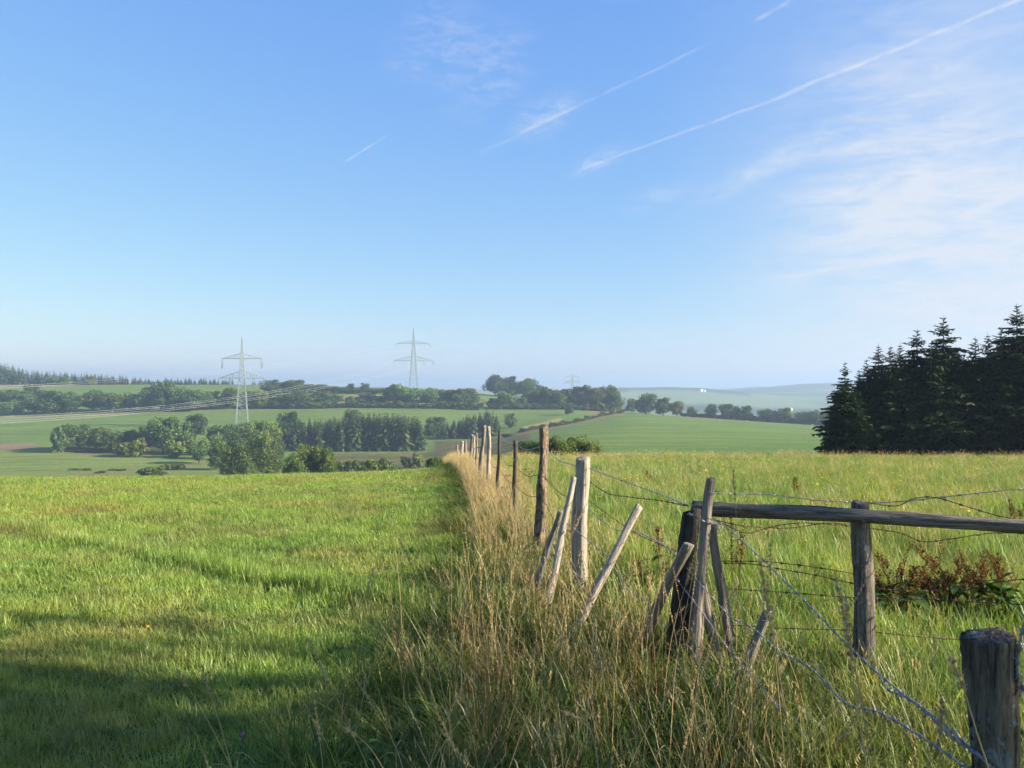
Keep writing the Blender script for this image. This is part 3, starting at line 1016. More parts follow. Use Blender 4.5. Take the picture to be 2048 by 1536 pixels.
broad(275, 909, 876, 34, 309, 'orange-tinged bush in front of the valley belt', None, 'rust', 'bush', 'bush', SHRUB)
broad(350, 907, 880, 36, 306, 'yellowish bush at the foot of the tallest belt tree', None, 'yellow', 'bush', 'bush', SHRUB)
broad(398, 925, 878, 44, 285, 'pale blue-green willow bush at the right end of the valley belt', None, 'pale', 'willow_bush', 'bush')
broad(376, 906, 868, 40, 315, 'yellow-green bush between the tallest belt tree and the pale willow', None, 'yellow', 'bush', 'bush', SHRUB)
G2 = 'trees below the near pylon'
L2 = 'mid green tree in the clump below the near pylon'
for a in [(430, 905, 866, 44, 300), (460, 905, 850, 52, 315), (485, 905, 845, 52, 318), (440, 930, 880, 40, 262)]:
    broad(*a, L2, G2)
broad(515, 905, 843, 52, 320, 'pale yellow-green ash tree right of the near pylon foot', None, 'yellow')
broad(543, 905, 845, 46, 322, 'pale feathery birch beside the spruce block', None, 'yellow')
broad(577, 880, 822, 52, 352, 'dark round tree rising behind the left end of the spruce block', None, 'dark')
broad(700, 880, 819, 40, 372, 'leafy crown rising behind the middle of the spruce block', None, 'green')
broad(472, 955, 879, 72, 214, 'light green tree in front of the clump at the field edge', None, 'yellow', pool=FINE)
broad(522, 955, 866, 66, 222, 'grey-green drooping tree behind the dark bush at the field edge', None, 'olive', pool=FINE)
broad(548, 955, 873, 40, 226, 'slender grey-green tree beside the drooping tree at the field edge', None, 'green', pool=FINE)
broad(586, 958, 908, 54, 146, 'low left lobe bush of the dark hazel group at the field edge', None, 'green', 'hazel_bush', 'bush', FINE)
broad(618, 958, 887, 74, 150, 'large round dark hazel bush at the crest of the mown field', None, 'olive', 'hazel_bush', 'bush', FINE)
broad(650, 958, 896, 40, 148, 'narrow upright hazel bush right of the large round one', None, 'olive', 'hazel_bush', 'bush', FINE)
broad(297, 958, 934, 54, 236, 'low round bush alone beyond the mown field on the left', None, 'olive', 'bush', 'bush', SHRUB)
broad(201, 956, 941, 17, 252, 'small round bush on the old field bank, left of the bigger one', None, 'green', 'bush', 'bush', SHRUB)
for px, by, ty, wp in [(150, 955, 947, 22), (175, 953, 945, 18), (228, 949, 941, 20), (245, 947, 938, 22), (328, 938, 928, 18), (350, 935, 925, 18), (362, 934, 926, 14)]:
    broad(px, by, ty, wp, 262, 'tiny scrub bush along the old field bank on the left', 'scrub on the field bank', 'olive', 'scrub_bush', 'bush', SHRUB, False)
# heath scrub
for px, ty, wp, Y in [(682, 922, 26, 190), (705, 920, 30, 185), (735, 919, 38, 178), (760, 917, 36, 182), (780, 921, 26, 185), (722, 926, 24, 170), (836, 905, 22, 240), (812, 912, 20, 240)]:
    broad(px, 945, ty, wp, Y, 'low scrub bush on the heath before the spruce block', 'heath scrub', rnd.choice(['olive', 'green']), 'scrub_bush', 'bush', SHRUB, False)
broad(868, 948, 913, 26, 70, 'dark broom bush at the field crest left of the fence', None, 'dark', 'broom_bush', 'bush', FINE)
broad(886, 948, 917, 24, 66, 'yellow-tinged broom bush touching the dry grass at the fence end', None, 'yellow', 'broom_bush', 'bush', FINE)
# ---- spruce blocks
G3 = 'spruces of the left plantation block'
L3 = 'dark spruce behind the front row of the larger plantation block'
tops = ([565, 590, 640, 690, 740, 800, 835, 852], [846, 836, 838, 830, 826, 826, 832, 852])
for Y, n, x0, x1 in ((333, 26, 575, 848), (341, 24, 580, 844), (350, 22, 578, 840), (360, 18, 585, 834)):
    for i in range(n):
        px = x0 + (x1 - x0) * (i + rnd.uniform(.1, .9)) / n
        spruce(px, np.interp(px, *tops) + rnd.uniform(-3, 5), Y + rnd.uniform(-3, 3), ORD[i] + ' front row spruce from the left in the larger plantation block' if Y == 333 else L3, G3, rnd.uniform(1.05, 1.3))
G4 = 'spruces of the right plantation block'
L4 = 'dark spruce behind the front row of the smaller plantation block'
tops = ([865, 890, 930, 975, 1000], [856, 845, 832, 820, 828])
for Y, n, x0, x1 in ((368, 12, 874, 996), (376, 11, 880, 996), (386, 9, 890, 994)):
    for i in range(n):
        px = x0 + (x1 - x0) * (i + rnd.uniform(.1, .9)) / n
        spruce(px, np.interp(px, *tops) + rnd.uniform(-4, 7), Y + rnd.uniform(-3, 3), ORD[i] + ' front row spruce from the left in the smaller plantation block' if Y == 368 else L4, G4, rnd.uniform(1.05, 1.3))
broad(872, 884, 834, 40, 384, 'round leafy tree between the two spruce blocks', None, 'dark')
broad(858, 884, 848, 24, 372, 'small leafy tree at the gap between the spruce blocks', None, 'dark')
broad(1020, 858, 826, 27, 398, 'lone round tree in the field right of the smaller spruce block', None, 'green')
broad(1137, 830, 806, 19, 446, 'small lone tree on the green field below the right hedge', None, 'green')
broad(1012, 880, 866, 26, 350, 'low bush at the right foot of the smaller spruce block', None, 'dark', 'bush', 'bush', SHRUB)
# ---- long hedge across the middle
G5 = 'trees of the long middle hedge'
R5 = [22, 70, 100, 142, 186, 224, 262, 298, 322, 352, 388, 424, 458, 498, 521, 546, 574, 602, 640, 664, 699, 730, 756, 788, 806, 830, 862, 890, 915, 942]
for a in [(22, 833, 800, 40), (70, 832, 790, 50), (100, 832, 781, 58), (142, 832, 785, 52), (186, 830, 780, 60), (224, 828, 786, 50), (262, 826, 784, 46), (298, 824, 775, 52), (352, 822, 774, 50),
          (388, 820, 778, 50), (424, 819, 781, 46), (458, 817, 776, 48), (498, 816, 782, 44), (546, 816, 780, 40), (574, 816, 786, 40), (602, 816, 781, 48), (640, 815, 782, 46), (664, 815, 786, 40),
          (730, 814, 786, 38), (756, 814, 791, 30), (830, 813, 776, 50), (862, 813, 775, 48), (890, 813, 779, 44), (915, 813, 777, 44), (942, 813, 777, 40)]:
    Yh = np.interp(a[0], [0, 300, 480, 960], [468, 478, 486, 493])
    broad(*a, Yh + rnd.uniform(-3, 6), nth(a[0], R5) + ' tree from the left in the long hedge across the hillside', G5, rnd.choice(['green', 'green', 'dark', 'green', 'bluish']))
broad(322, 823, 764, 52, 478, 'highest tree of the long middle hedge, left of the near pylon', None, 'dark')
broad(521, 816, 781, 34, 484, 'yellowing tree in the long hedge just right of the near pylon', None, 'yellow')
broad(788, 814, 768, 54, 492, 'tall dark tree in the long hedge left of the far pylon', None, 'dark')
broad(806, 814, 769, 38, 488, 'paler grey-green tree in the long hedge below the far pylon', None, 'pale')
broad(699, 814, 792, 20, 490, 'small pointed tree in the gap of the long hedge', None, 'green')
for px in list(range(500, 960, 17)):
    broad(px + rnd.uniform(-5, 5), 816, 803 + rnd.uniform(-3, 3), 24, 484, 'low shrub along the foot of the long middle hedge', 'hedge foot shrubs', rnd.choice(['olive', 'green', 'green', 'yellow']), 'hedge_shrub', 'bush', SHRUB, False)
# upper hedges on the ridge
for a in [(6, 806, 779, 60, 530), (40, 806, 782, 44, 530), (62, 800, 768, 36, 545), (84, 800, 780, 34, 545)]:
    broad(*a, nth(a[0], [6, 40, 62, 84]) + ' shrubby tree from the left picture edge in the upper hedge', 'upper left hedge')
for a in [(540, 786, 759, 44, 575), (565, 786, 762, 44, 580), (590, 786, 760, 40, 578), (615, 786, 768, 40, 580), (645, 786, 769, 36, 580), (668, 788, 772, 30, 575), (702, 790, 767, 20, 575), (730, 790, 766, 22, 575),
          (690, 790, 775, 40, 572), (715, 790, 777, 34, 572), (752, 790, 777, 34, 572)]:
    broad(*a, nth(a[0], [540, 565, 590, 615, 645, 668, 690, 702, 715, 730, 752]) + ' tree from the left in the ridge hedge between the two pylons', 'ridge hedge', rnd.choice(['dark', 'green']))
# right hand hedge and ridge trees
G6 = 'trees of the right hedge'
for a in [(985, 817, 796, 28), (1012, 817, 780, 44), (1042, 817, 793, 28), (1062, 817, 785, 38), (1094, 818, 773, 44), (1118, 818, 778, 38), (1142, 818, 773, 40), (1166, 818, 770, 42), (1188, 818, 777, 38), (1214, 819, 770, 44), (1234, 820, 783, 28)]:
    broad(*a, 494 + rnd.uniform(-3, 6), nth(a[0], [985, 1012, 1042, 1062, 1094, 1118, 1142, 1166, 1188, 1214, 1234]) + ' tree from the left in the dense hedge below the ridge trees', G6, rnd.choice(['green', 'dark', 'green']))
for px in range(985, 1240, 15):
    broad(px + rnd.uniform(-4, 4), 818, 806, 24, 490, 'low shrub along the foot of the dense right hedge', 'right hedge foot shrubs', rnd.choice(['olive', 'green']), 'hedge_shrub', 'bush', SHRUB, False)
broad(990, 792, 749, 46, 604, 'left one of the three big round trees on the ridge', None, 'dark')
broad(1016, 792, 752, 46, 606, 'middle one of the three big round trees on the ridge', None, 'dark')
broad(1057, 793, 756, 54, 604, 'right one of the three big round trees on the ridge', None, 'dark')
broad(1262, 822, 797, 20, 515, 'small tree at the field corner between the two right hedges', None, 'olive')
broad(1278, 824, 800, 18, 505, 'small dark tree beside the field corner on the right', None, 'green')
# hedgerow along the right field
HR = lambda px: float(np.interp(px, [1270, 1400, 1520, 1650], [458, 452, 444, 434]))
broad(1291, 826, 787, 48, HR(1291), 'largest round tree at the left end of the right hedgerow', None, 'green')
broad(1326, 829, 795, 36, HR(1326), 'second round tree of the right hedgerow', None, 'green')
broad(1354, 831, 803, 28, HR(1354), 'third round tree of the right hedgerow', None, 'olive')
for a in [(1383, 832, 813, 20), (1422, 835, 808, 25), (1452, 837, 808, 29), (1474, 838, 812, 18), (1493, 839, 811, 27), (1531, 842, 817, 29), (1552, 843, 821, 16), (1571, 844, 815, 28), (1604, 846, 822, 30), (1626, 847, 820, 28), (1650, 849, 824, 26), (1680, 850, 824, 26)]:
    broad(*a, HR(a[0]), nth(a[0], [1291, 1326, 1354, 1383, 1422, 1452, 1474, 1493, 1531, 1552, 1571, 1604, 1626, 1650, 1680]) + ' tree from the left in the row atop the green field', 'right hedgerow trees', rnd.choice(['green', 'dark', 'olive']), parts=True)
for px in range(1372, 1700, 9):
    broad(px + rnd.uniform(-3, 3), 840, float(np.interp(px, [1370, 1650], [825, 838])) + rnd.uniform(-2, 2), 16, HR(px) + 1.5, 'low hedge shrub between the trees along the green field', 'right hedgerow shrubs', 'dark', 'hedge_shrub', 'bush', SHRUB, False)
# ditch with scrub running up to the field corner
for i in range(34):
    f = (i + rnd.uniform(0, .8)) / 34
    px = 1038 + f * 215
    by = float(np.interp(px, [p[0] for p in DITCH], [p[1] for p in DITCH]))
    # depth where the ground lies on that pixel
    ys = np.linspace(300, 520, 200)
    pys = 768 + F * (CAMZ - ground((px - 1024) / F * ys, ys)) / ys
    Y = float(ys[np.argmin(np.abs(pys - by))])
    broad(px, by, by - rnd.uniform(3, 9), rnd.uniform(9, 17), Y, 'scrubby bush along the ditch climbing to the field corner', 'ditch scrub', rnd.choice(['olive', 'dark', 'olive', 'rust']), 'scrub_bush', 'bush', SHRUB, False)
# bushes behind the near crest, beside the fence
for a, l in (((1060, 940, 880, 56, 74), 'bluish bush left of the rough bark post behind the meadow crest'), ((1112, 940, 872, 60, 73), 'olive bush between the rough bark post and the square post'),
             ((1152, 940, 871, 58, 75), 'round green bush rising behind the square post'), ((1186, 940, 882, 36, 74), 'small right-hand bush of the group behind the square post')):
    broad(*a, l, None, 'bluish' if a[0] < 1070 else 'olive', 'bush', 'bush', FINE)

# ---- spruce forest on the left ridge
G7 = 'ridge forest spruces'
L7 = 'small spruce of the forest edge along the left ridge'
tops = ([-60, 0, 22, 48, 60, 100, 200, 300, 400, 470, 560, 700], [722, 724, 728, 738, 741, 741, 748, 755, 757, 758, 766, 770])
for Y, n, x0, x1 in ((672, 66, -40, 440), (684, 52, -40, 452), (698, 44, -40, 460)):
    for i in range(n):
        px = x0 + (x1 - x0) * (i + rnd.uniform(.0, 1)) / n
        ty = np.interp(px, *tops) + rnd.uniform(-3, 6)
        spruce(px, ty, Y + rnd.uniform(-4, 4), L7, G7, rnd.uniform(.9, 1.3), SPRT, parts=False)
for i in range(34):
    px = rnd.uniform(395, 800)
    spruce(px, np.interp(px, *tops) + rnd.uniform(-1, 5) - (3 if px < 560 else 0), 700 + rnd.uniform(-4, 14), 'tiny distant spruce poking over the ridge between the pylons', 'far ridge spruces', rnd.uniform(.9, 1.3), SPRT, parts=False)
for px, ty, wl in ((107, 752, 'left'), (132, 754, 'middle'), (182, 752, 'right')):
    broad(px, 766, ty, 20, 664, wl + ' one of three light green trees before the ridge forest', 'light trees at the forest edge', 'yellow', parts=False)

# ---- near spruce stand on the right
NEAR = [(1690, 722, 46, 0), (1718, 738, 49, 1), (1733, 716, 47.5, 0), (1757, 686, 49, 3), (1781, 690, 47, 1), (1800, 684, 50, 3), (1834, 656, 48, 2), (1862, 692, 46.5, 1), (1887, 630, 47.5, 2), (1912, 690, 50, 3),
        (1951, 672, 48, 1), (1976, 664, 47, 3), (2003, 652, 49, 2), (2034, 606, 47, 2), (2066, 648, 48, 1)]
NL = ['leftmost spruce of the dark near stand, branched to the ground', 'short spruce second from the left in the near stand', 'spruce third from the left in the near stand', 'fourth spruce from the left in the near stand',
      'fifth spruce from the left in the near stand', 'sixth spruce from the left in the near stand', 'slender spruce with sparse tip just left of the tallest left-half spruce', 'short spruce wedged left of the broad pointed spruce',
      'broad pointed spruce with layered tip, tallest left of the gap', 'short spruce filling the gap in the near stand', 'spruce with flat broken top just right of the gap', 'spruce beside the broken top one right of the gap',
      'spruce left of the tallest one at the right edge', 'tallest spruce at the right edge of the picture', 'spruce cut by the right picture edge']
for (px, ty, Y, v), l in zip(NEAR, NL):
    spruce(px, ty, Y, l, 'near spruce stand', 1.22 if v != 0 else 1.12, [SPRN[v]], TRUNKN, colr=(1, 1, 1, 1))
for i in range(24):
    px = 1725 + 15.5 * i + rnd.uniform(-8, 8)
    spruce(px, np.interp(px, [1725, 1800, 1900, 1940, 2060], [748, 706, 690, 706, 690]) + rnd.uniform(-4, 18), 52.5 + 2.8 * (i % 3) + rnd.uniform(-1, 1),
           'dark spruce behind the front row of the near stand', 'rear rows of the near stand', rnd.uniform(1.15, 1.35), SPRN[1:], TRUNKN, colr=(1, 1, 1, 1))
for i in range(16):
    xx, yy = 30.5 + 2.6 * (i % 8) + rnd.uniform(-.6, .6), 46 - 4.5 * (i // 8) - 0.5 * (i % 8) + rnd.uniform(-1, 1)
    spruce(0, 0, yy, 'spruce of the near stand beyond the right picture edge', 'spruces out of frame', rnd.uniform(.95, 1.1), SPRN[1:], TRUNKN, x=xx, h_=rnd.uniform(8.0, 10.5), colr=(1, 1, 1, 1))
# broadleaf trees beside the photographer: their shade lies over the foreground
for xx, yy, ww, hh in ((13.2, 0.05, 4.2, 10.2),):
    tree('broadleaf_tree', SHADE, TRUNKB[0], (xx, yy, gz(xx, yy) - 0.1), ww / .84, ww / .84, hh, rnd.uniform(0, 6), (1, 1, 1, 1),
         'leafy tree beyond the right edge whose shade falls on the foreground grass', 'tree', 'shade trees out of frame')


# ------------------------------------------------------------------ pylons and conductors
def lattice(mb, levels, th_leg, th_br):
    """levels: [(z, halfwidth)]; four legs with crossed bracing"""
    cor = [(-1, -1), (1, -1), (1, 1), (-1, 1)]
    for (z0, w0), (z1, w1) in zip(levels[:-1], levels[1:]):
        for k in range(4):
            a, b_ = cor[k], cor[(k + 1) % 4]
            mb.bar((a[0] * w0, a[1] * w0, z0), (a[0] * w1, a[1] * w1, z1), th_leg)
            mb.bar((a[0] * w0, a[1] * w0, z0), (b_[0] * w1, b_[1] * w1, z1), th_br)
            mb.bar((b_[0] * w0, b_[1] * w0, z0), (a[0] * w1, a[1] * w1, z1), th_br)
            mb.bar((a[0] * w1, a[1] * w1, z1), (b_[0] * w1, b_[1] * w1, z1), th_br)


def pylon(name, label, loc, rz, H, upper, lower, drops='suspension'):
    """two-level pylon; upper/lower: (height fraction, half span)"""
    e = link_obj(name, None, loc=loc, rot=(0, 0, rz))
    tag(e, label, 'pylon', 'lattice pylons')
    wb = H * 0.066
    w_at = lambda f: wb * (1 - f / 0.82) + H * 0.012 * (f / 0.82) if f < 0.82 else H * 0.012 * max(0.02, (1 - f) / 0.18)
    mb = MB()
    fr = [0, .10, .19, .27, .34, .41, .47, .53, .59, .64, .69, .74, .79, .83, .87, .91, .95, 1.0]
    lattice(mb, [(f * H, w_at(f)) for f in fr], 0.22, 0.10)
    link_obj('mast', mb.mesh('mast', M['steel']), e)
    att = []
    for (f, half, rise) in (upper, lower):
        mb = MB()
        z = f * H
        wd = w_at(f)
        for sgn in (-1, 1):
            tip = (sgn * half, 0, z)
            n = 6
            for yy in (-wd, wd):
                mb.bar((sgn * wd, yy, z), tip, 0.30)
                mb.bar((sgn * wd * .8, yy, z + rise), tip, 0.17)
                for i in range(1, n):
                    g = i / n
                    pb = (sgn * (wd + (half - wd) * g), yy * (1 - g), z)
                    pt = (sgn * (wd * .8 + (half - wd * .8) * g), yy * (1 - g), z + rise * (1 - g))
                    g2 = (i - .5) / n
                    pt2 = (sgn * (wd * .8 + (half - wd * .8) * g2), yy * (1 - g2), z + rise * (1 - g2))
                    mb.bar(pb, pt2, 0.11)
                    if i % 2 == 0:
                        mb.bar(pb, pt, 0.10)
        link_obj('crossarm', mb.mesh('crossarm', M['steel']), e)
    ins = [(upper, 1.0), (lower, 1.0), (lower, 0.52)]
    for (f, half, rise), g in ins:
        for sgn in (-1, 1):
            mb = MB()
            x, z = sgn * half * g, f * H
            if drops == 'suspension':
                for dx in (-0.28, 0.28):
                    mb.tube([(x + dx, 0, z), (x + dx, 0, z - 4.6)], 0.13, 5)
                mb.bar((x - 0.35, 0, z - 4.6), (x + 0.35, 0, z - 4.6), 0.14)
            else:
                for dy in (-1, 1):
                    mb.tube([(x, 0, z), (x + sgn * .3, dy * 4.2, z - 1.6)], 0.13, 5)
                mb.tube([(x, -4.2, z - 1.6), (x, -2, z - 3.6), (x, 2, z - 3.6), (x, 4.2, z - 1.6)], 0.07, 4)
            link_obj('insulator', mb.mesh('insulator', M['steel']), e)
    return e


Y1 = 405.0
x1 = (484 - 1024) / F * Y1
z1 = gz(x1, Y1) - 0.3
H1 = CAMZ - (673 - 768) / F * Y1 - z1
fr1 = lambda py: (CAMZ - (py - 768) / F * Y1 - z1) / H1
pylon('power_pylon', 'nearer lattice pylon rising from the valley trees, left of the centre', (x1, Y1, z1), R(12), H1,
      (fr1(717), 37 * Y1 / F / math.cos(R(12)), 2.4), (fr1(756), 42 * Y1 / F / math.cos(R(12)), 3.2))
Y2 = 622.0
x2 = (827 - 1024) / F * Y2
z2 = gz(x2, Y2) - 0.3
H2 = CAMZ - (656 - 768) / F * Y2 - z2
fr2 = lambda py: (CAMZ - (py - 768) / F * Y2 - z2) / H2
pylon('power_pylon', 'farther lattice pylon standing on the ridge against the sky', (x2, Y2, z2), R(16), H2,
      (fr2(687), 31.5 * Y2 / F / math.cos(R(16)), 2.2), (fr2(721), 37 * Y2 / F / math.cos(R(16)), 3.4), 'tension')
Y3 = 1060.0
x3 = (1145 - 1024) / F * Y3
z3 = gz(x3, Y3) - 0.3
H3 = CAMZ - (747 - 768) / F * Y3 - z3
fr3 = lambda py: (CAMZ - (py - 768) / F * Y3 - z3) / H3
pylon('power_pylon', 'hazy distant pylon top showing above the right hedge trees', (x3, Y3, z3), R(14), H3,
      (fr3(753), 13 * Y3 / F, 2.0), (fr3(764), 16 * Y3 / F, 3.0), 'tension')


def conductor(name, label, a, b_, sag, rad, group, mat='cable'):
    a, b_ = Vector(a), Vector(b_)
    pts = []
    for i in range(41):
        f = i / 40
        p = a.lerp(b_, f)
        p.z -= sag * 4 * f * (1 - f)
        pts.append(p)
    mb = MB()
    mb.tube(pts, rad, 4, 0.5, cap=False)
    tag(link_obj(name, mb.mesh(name, M[mat])), label, 'cable', group)


def ppt(e_x, e_y, rz, along, z):
    return Vector((e_x + along * math.cos(rz), e_y + along * math.sin(rz), z))


# span from the ridge pylon down across the valley to the left, out of the frame
hu, hl = 31.5 * Y2 / F / math.cos(R(16)), 37 * Y2 / F / math.cos(R(16))
for k, al in enumerate((-hl, -hl * .52, hl * .52, hl)):
    for o_ in (0, 0.45):
        a_ = ppt(x2, Y2, R(16), al, z2 + fr2(721) * H2 - 1.6)
        e_ = P(-160, 838 + 5.0 * k + 4.5 * o_, 300 + 7 * k)
        conductor('power_cable', 'lower power line cable sagging across the valley to the left', a_ + Vector((0, 0, o_)), e_, 8.2, 0.024, 'lower cables of the left span')
for k, al in enumerate((-hu, hu)):
    for o_ in (0, 0.5):
        a_ = ppt(x2, Y2, R(16), al, z2 + fr2(687) * H2 - 1.6)
        e_ = P(-160, 780 + 4 * k + 1.5 * o_, 300 + 10 * k)
        conductor('power_cable', 'upper power line cable sagging above the left fields', a_ + Vector((0, 0, o_)), e_, 4.6, 0.020, 'upper cables of the left span')
for al, ff2, ff3, hw3 in ((-hl, 721, 764, -16), (hl, 721, 764, 16), (-hu, 687, 753, -13), (hu, 687, 753, 13)):
    a_ = ppt(x2, Y2, R(16), al, z2 + fr2(ff2) * H2 - 1.6)
    b_ = ppt(x3, Y3, R(14), hw3 * Y3 / F, z3 + fr3(ff3) * H3 - 1.6)
    conductor('power_cable', 'faint cable running from the ridge pylon to the distant pylon', a_, b_, 9, 0.03, 'cables to the distant pylon')

# ------------------------------------------------------------------ far white farm buildings
def farm(px, py, Y, wpx, hm_, label):
    x = (px - 1024) / F * Y
    z = gz(x, Y)
    W = wpx * Y / F
    e = link_obj('farmhouse', None, loc=(x, Y, z), rot=(0, 0, R(12)))
    tag(e, label, 'house', 'far white houses')
    mb = MB()
    mb.box((0, 0, hm_ / 2), (W, W * .55, hm_))
    link_obj('wall', mb.mesh('wall', M['wall_white']), e)
    mb = MB()
    a, b2, h2 = W * .53, W * .31, W * .18
    mb.add([(-a, -b2, hm_), (a, -b2, hm_), (a, b2, hm_), (-a, b2, hm_), (-a, 0, hm_ + h2), (a, 0, hm_ + h2)],
           [(0, 1, 5, 4), (2, 3, 4, 5), (0, 3, 2, 1)], [(0, 4, 3), (1, 2, 5)])
    link_obj('roof', mb.mesh('roof', M['roof_grey']), e)


farm(1402, 787, 2020, 7, 7, 'white farm building below the wooded far hill')
farm(1582, 812, 1560, 5, 6, 'small white house in the misty valley near the spruces')
farm(1409, 788, 2028, 4, 6, 'low white annex right of the far farm building')
farm(1071, 790, 640, 7, 4.5, 'white cottage glimpsed below the ridge trees')


# ------------------------------------------------------------------ fence
def post(name, label, top, bot, r_top, r_bot, mat, kind='round', seed=0, parts=None, rings_n=40, segs=18, extra=0.18, cat='fence post', group=None, bend=0.0, wob=1.0):
    """timber from bot to top (world points); local Z runs up the timber"""
    top, bot = Vector(top), Vector(bot)
    ax = top - bot
    L = ax.length
    q = Vector((0, 0, 1)).rotation_difference(ax.normalized())
    r = np.random.default_rng(seed + 900)
    zz = np.linspace(-extra, L, rings_n)
    th = np.linspace(0, 2 * np.pi, segs, endpoint=False)
    TH, ZZ = np.meshgrid(th, zz)
    f = np.clip((ZZ + extra) / (L + extra), 0, 1)
    rad = r_bot + (r_top - r_bot) * f
    if kind == 'square':
        c, s = np.abs(np.cos(TH + 0.5)), np.abs(np.sin(TH + 0.5))
        rad = rad * (1 / (c ** 5 + s ** 5) ** (1 / 5)) * 0.90
    if kind == 'half':
        rad = rad * (1 - 0.30 * np.clip(np.cos(TH - 0.6) * 1.6, 0, 1) ** 2)
    ph = r.uniform(0, 6.28, 8)
    amp = {'round': 0.065, 'square': 0.045, 'half': 0.08, 'rough': 0.11}[kind]
    if bend == 0.0 and kind != 'square':
        bend = r.uniform(-.016, .016) * L
    rad = rad * (1 + amp * np.sin(TH * 2 + ph[0] + ZZ * 3.1) + amp * .7 * np.sin(TH * 3 + ph[1] - ZZ * 5.3) + amp * .6 * np.sin(ZZ * 11 + ph[2]) + amp * .25 * r.normal(size=TH.shape))
    if kind == 'rough':
        rad = rad * (1 + 0.10 * (vnoise(TH * 2.2, ZZ * 14, seed) - .5) * 2 + 0.10 * np.exp(-((ZZ - L * 0.55) / 0.06) ** 2))
    ncr = 3 if kind != 'rough' else 1
    for k in range(ncr):
        a0 = r.uniform(0, 6.28)
        wob_ = a0 + 0.18 * np.sin(ZZ * r.uniform(2, 5) + ph[3 + k])
        d = np.angle(np.exp(1j * (TH - wob_)))
        z0 = r.uniform(-.2, .5) * L
        mask = np.clip((ZZ - z0) * 5, 0, 1)
        rad = rad * (1 - r.uniform(.16, .34) * np.exp(-(d / r.uniform(.07, .16)) ** 2) * mask)
    bx = bend * np.sin(f * np.pi)
    kx = wob * 0.008 * np.sin(ZZ * 4 + ph[6]) + wob * 0.004 * np.sin(ZZ * 9 + ph[7])
    V = np.stack([rad * np.cos(TH) + bx + kx, rad * np.sin(TH), ZZ], axis=-1)
    slope = r.uniform(-.25, .25, 2)
    last = V[-1]
    last[:, 2] += slope[0] * last[:, 0] + slope[1] * last[:, 1] + r.normal(size=segs) * 0.002
    V = V.reshape(-1, 3)
    ii = np.arange(rings_n * segs).reshape(rings_n, segs)
    jj = np.roll(ii, -1, axis=1)
    Q = np.stack([ii[:-1], jj[:-1], jj[1:], ii[1:]], axis=-1).reshape(-1, 4)
    # cap with an inner ring
    base = (rings_n - 1) * segs
    inner = V[base:base + segs] * np.array([.55, .55, 1]) + np.array([0, 0, 0.004]) + (1 - .55) * np.array([V[base:base + segs, 0].mean(), V[base:base + segs, 1].mean(), 0])
    cen = inner.mean(axis=0, keepdims=True)
    V = np.vstack([V, inner, cen])
    n0 = rings_n * segs
    kk = np.arange(segs)
    k2 = (kk + 1) % segs
    Q = np.vstack([Q, np.stack([base + kk, base + k2, n0 + k2, n0 + kk], axis=-1)])
    T = np.stack([n0 + kk, n0 + k2, np.full(segs, n0 + segs)], axis=-1)
    me = mesh_from(name, V, [Q, T], M[mat], None, smooth=True)
    o = link_obj(name, me, loc=bot)
    o.rotation_mode = 'QUATERNION'
    o.rotation_quaternion = q
    tag(o, label, cat, group)
    return o


def on_ground(px, Y):
    x = (px - 1024) / F * Y
    return Vector((x, Y, gz(x, Y)))


def upright(label, xt, yt, xb, Y, wt_, wb_, mat, kind='round', seed=0, **k):
    return post('fence_post', label, P(xt, yt, Y), on_ground(xb, Y), wt_ / 2 * Y / F, wb_ / 2 * Y / F, mat, kind, seed, group='fence posts', **k)


upright('stout lichen-spotted post at the lower right corner, nearest of all', 1984, 1268, 2006, 1.95, 94, 114, 'wood_old', 'half', 1, rings_n=70, segs=40)
upright('dark lichen-dotted post carrying the long rail', 1725, 1006, 1724, 4.85, 37, 40, 'wood_lichen', 'round', 2, rings_n=60, segs=28)
post('fence_post', 'thick dark corner post under the rail end', P(1386, 1022, 5.02), on_ground(1346, 4.95), 0.052, 0.084, 'wood_black', 'half', 3, rings_n=60, segs=28, group='fence posts')
post('fence_post', 'tall leaning sunlit post tied to the corner post', P(1423, 957, 4.86), on_ground(1384, 4.80), 0.028, 0.042, 'wood_grey', 'round', 4, rings_n=60, segs=24, group='fence posts')
post('fence_brace', 'dark brace leaning on the corner post from the right', P(1428, 1050, 4.98), on_ground(1466, 5.0), 0.026, 0.042, 'wood_grey', 'half', 5, cat='fence brace', group='fence braces', segs=24)
post('fence_brace', 'lower short brace between corner post and right brace', P(1401, 1150, 4.86), on_ground(1444, 4.85), 0.030, 0.038, 'wood_grey', 'half', 6, cat='fence brace', group='fence braces', segs=24)
post('fence_brace', 'rounded brace leaning on the corner post from the left', P(1374, 1088, 4.74), on_ground(1262, 5.15), 0.029, 0.033, 'wood_grey', 'round', 7, cat='fence brace', group='fence braces', segs=24)
post('fence_brace', 'short broken stake leaning right of the corner braces', P(1534, 1222, 4.35), on_ground(1452, 4.50), 0.026, 0.031, 'wood_grey', 'round', 8, cat='fence brace', group='fence braces', segs=24)
post('fence_brace', 'pale bare pole leaning far over in front of the corner', P(1280, 1013, 5.95), on_ground(1138, 5.75), 0.026, 0.036, 'wood_pale', 'round', 9, cat='fence brace', group='fence braces', segs=24)
post('fence_brace', 'pale pole leaning against the square post', P(1149, 956, 6.75), on_ground(1082, 6.30), 0.025, 0.030, 'wood_pale', 'round', 10, cat='fence brace', group='fence braces', segs=24)
post('fence_brace', 'brown pole crossing behind the pale one at the square post', P(1122, 1022, 6.85), on_ground(1064, 6.95), 0.029, 0.035, 'wood_grey', 'half', 11, cat='fence brace', group='fence braces', segs=24)
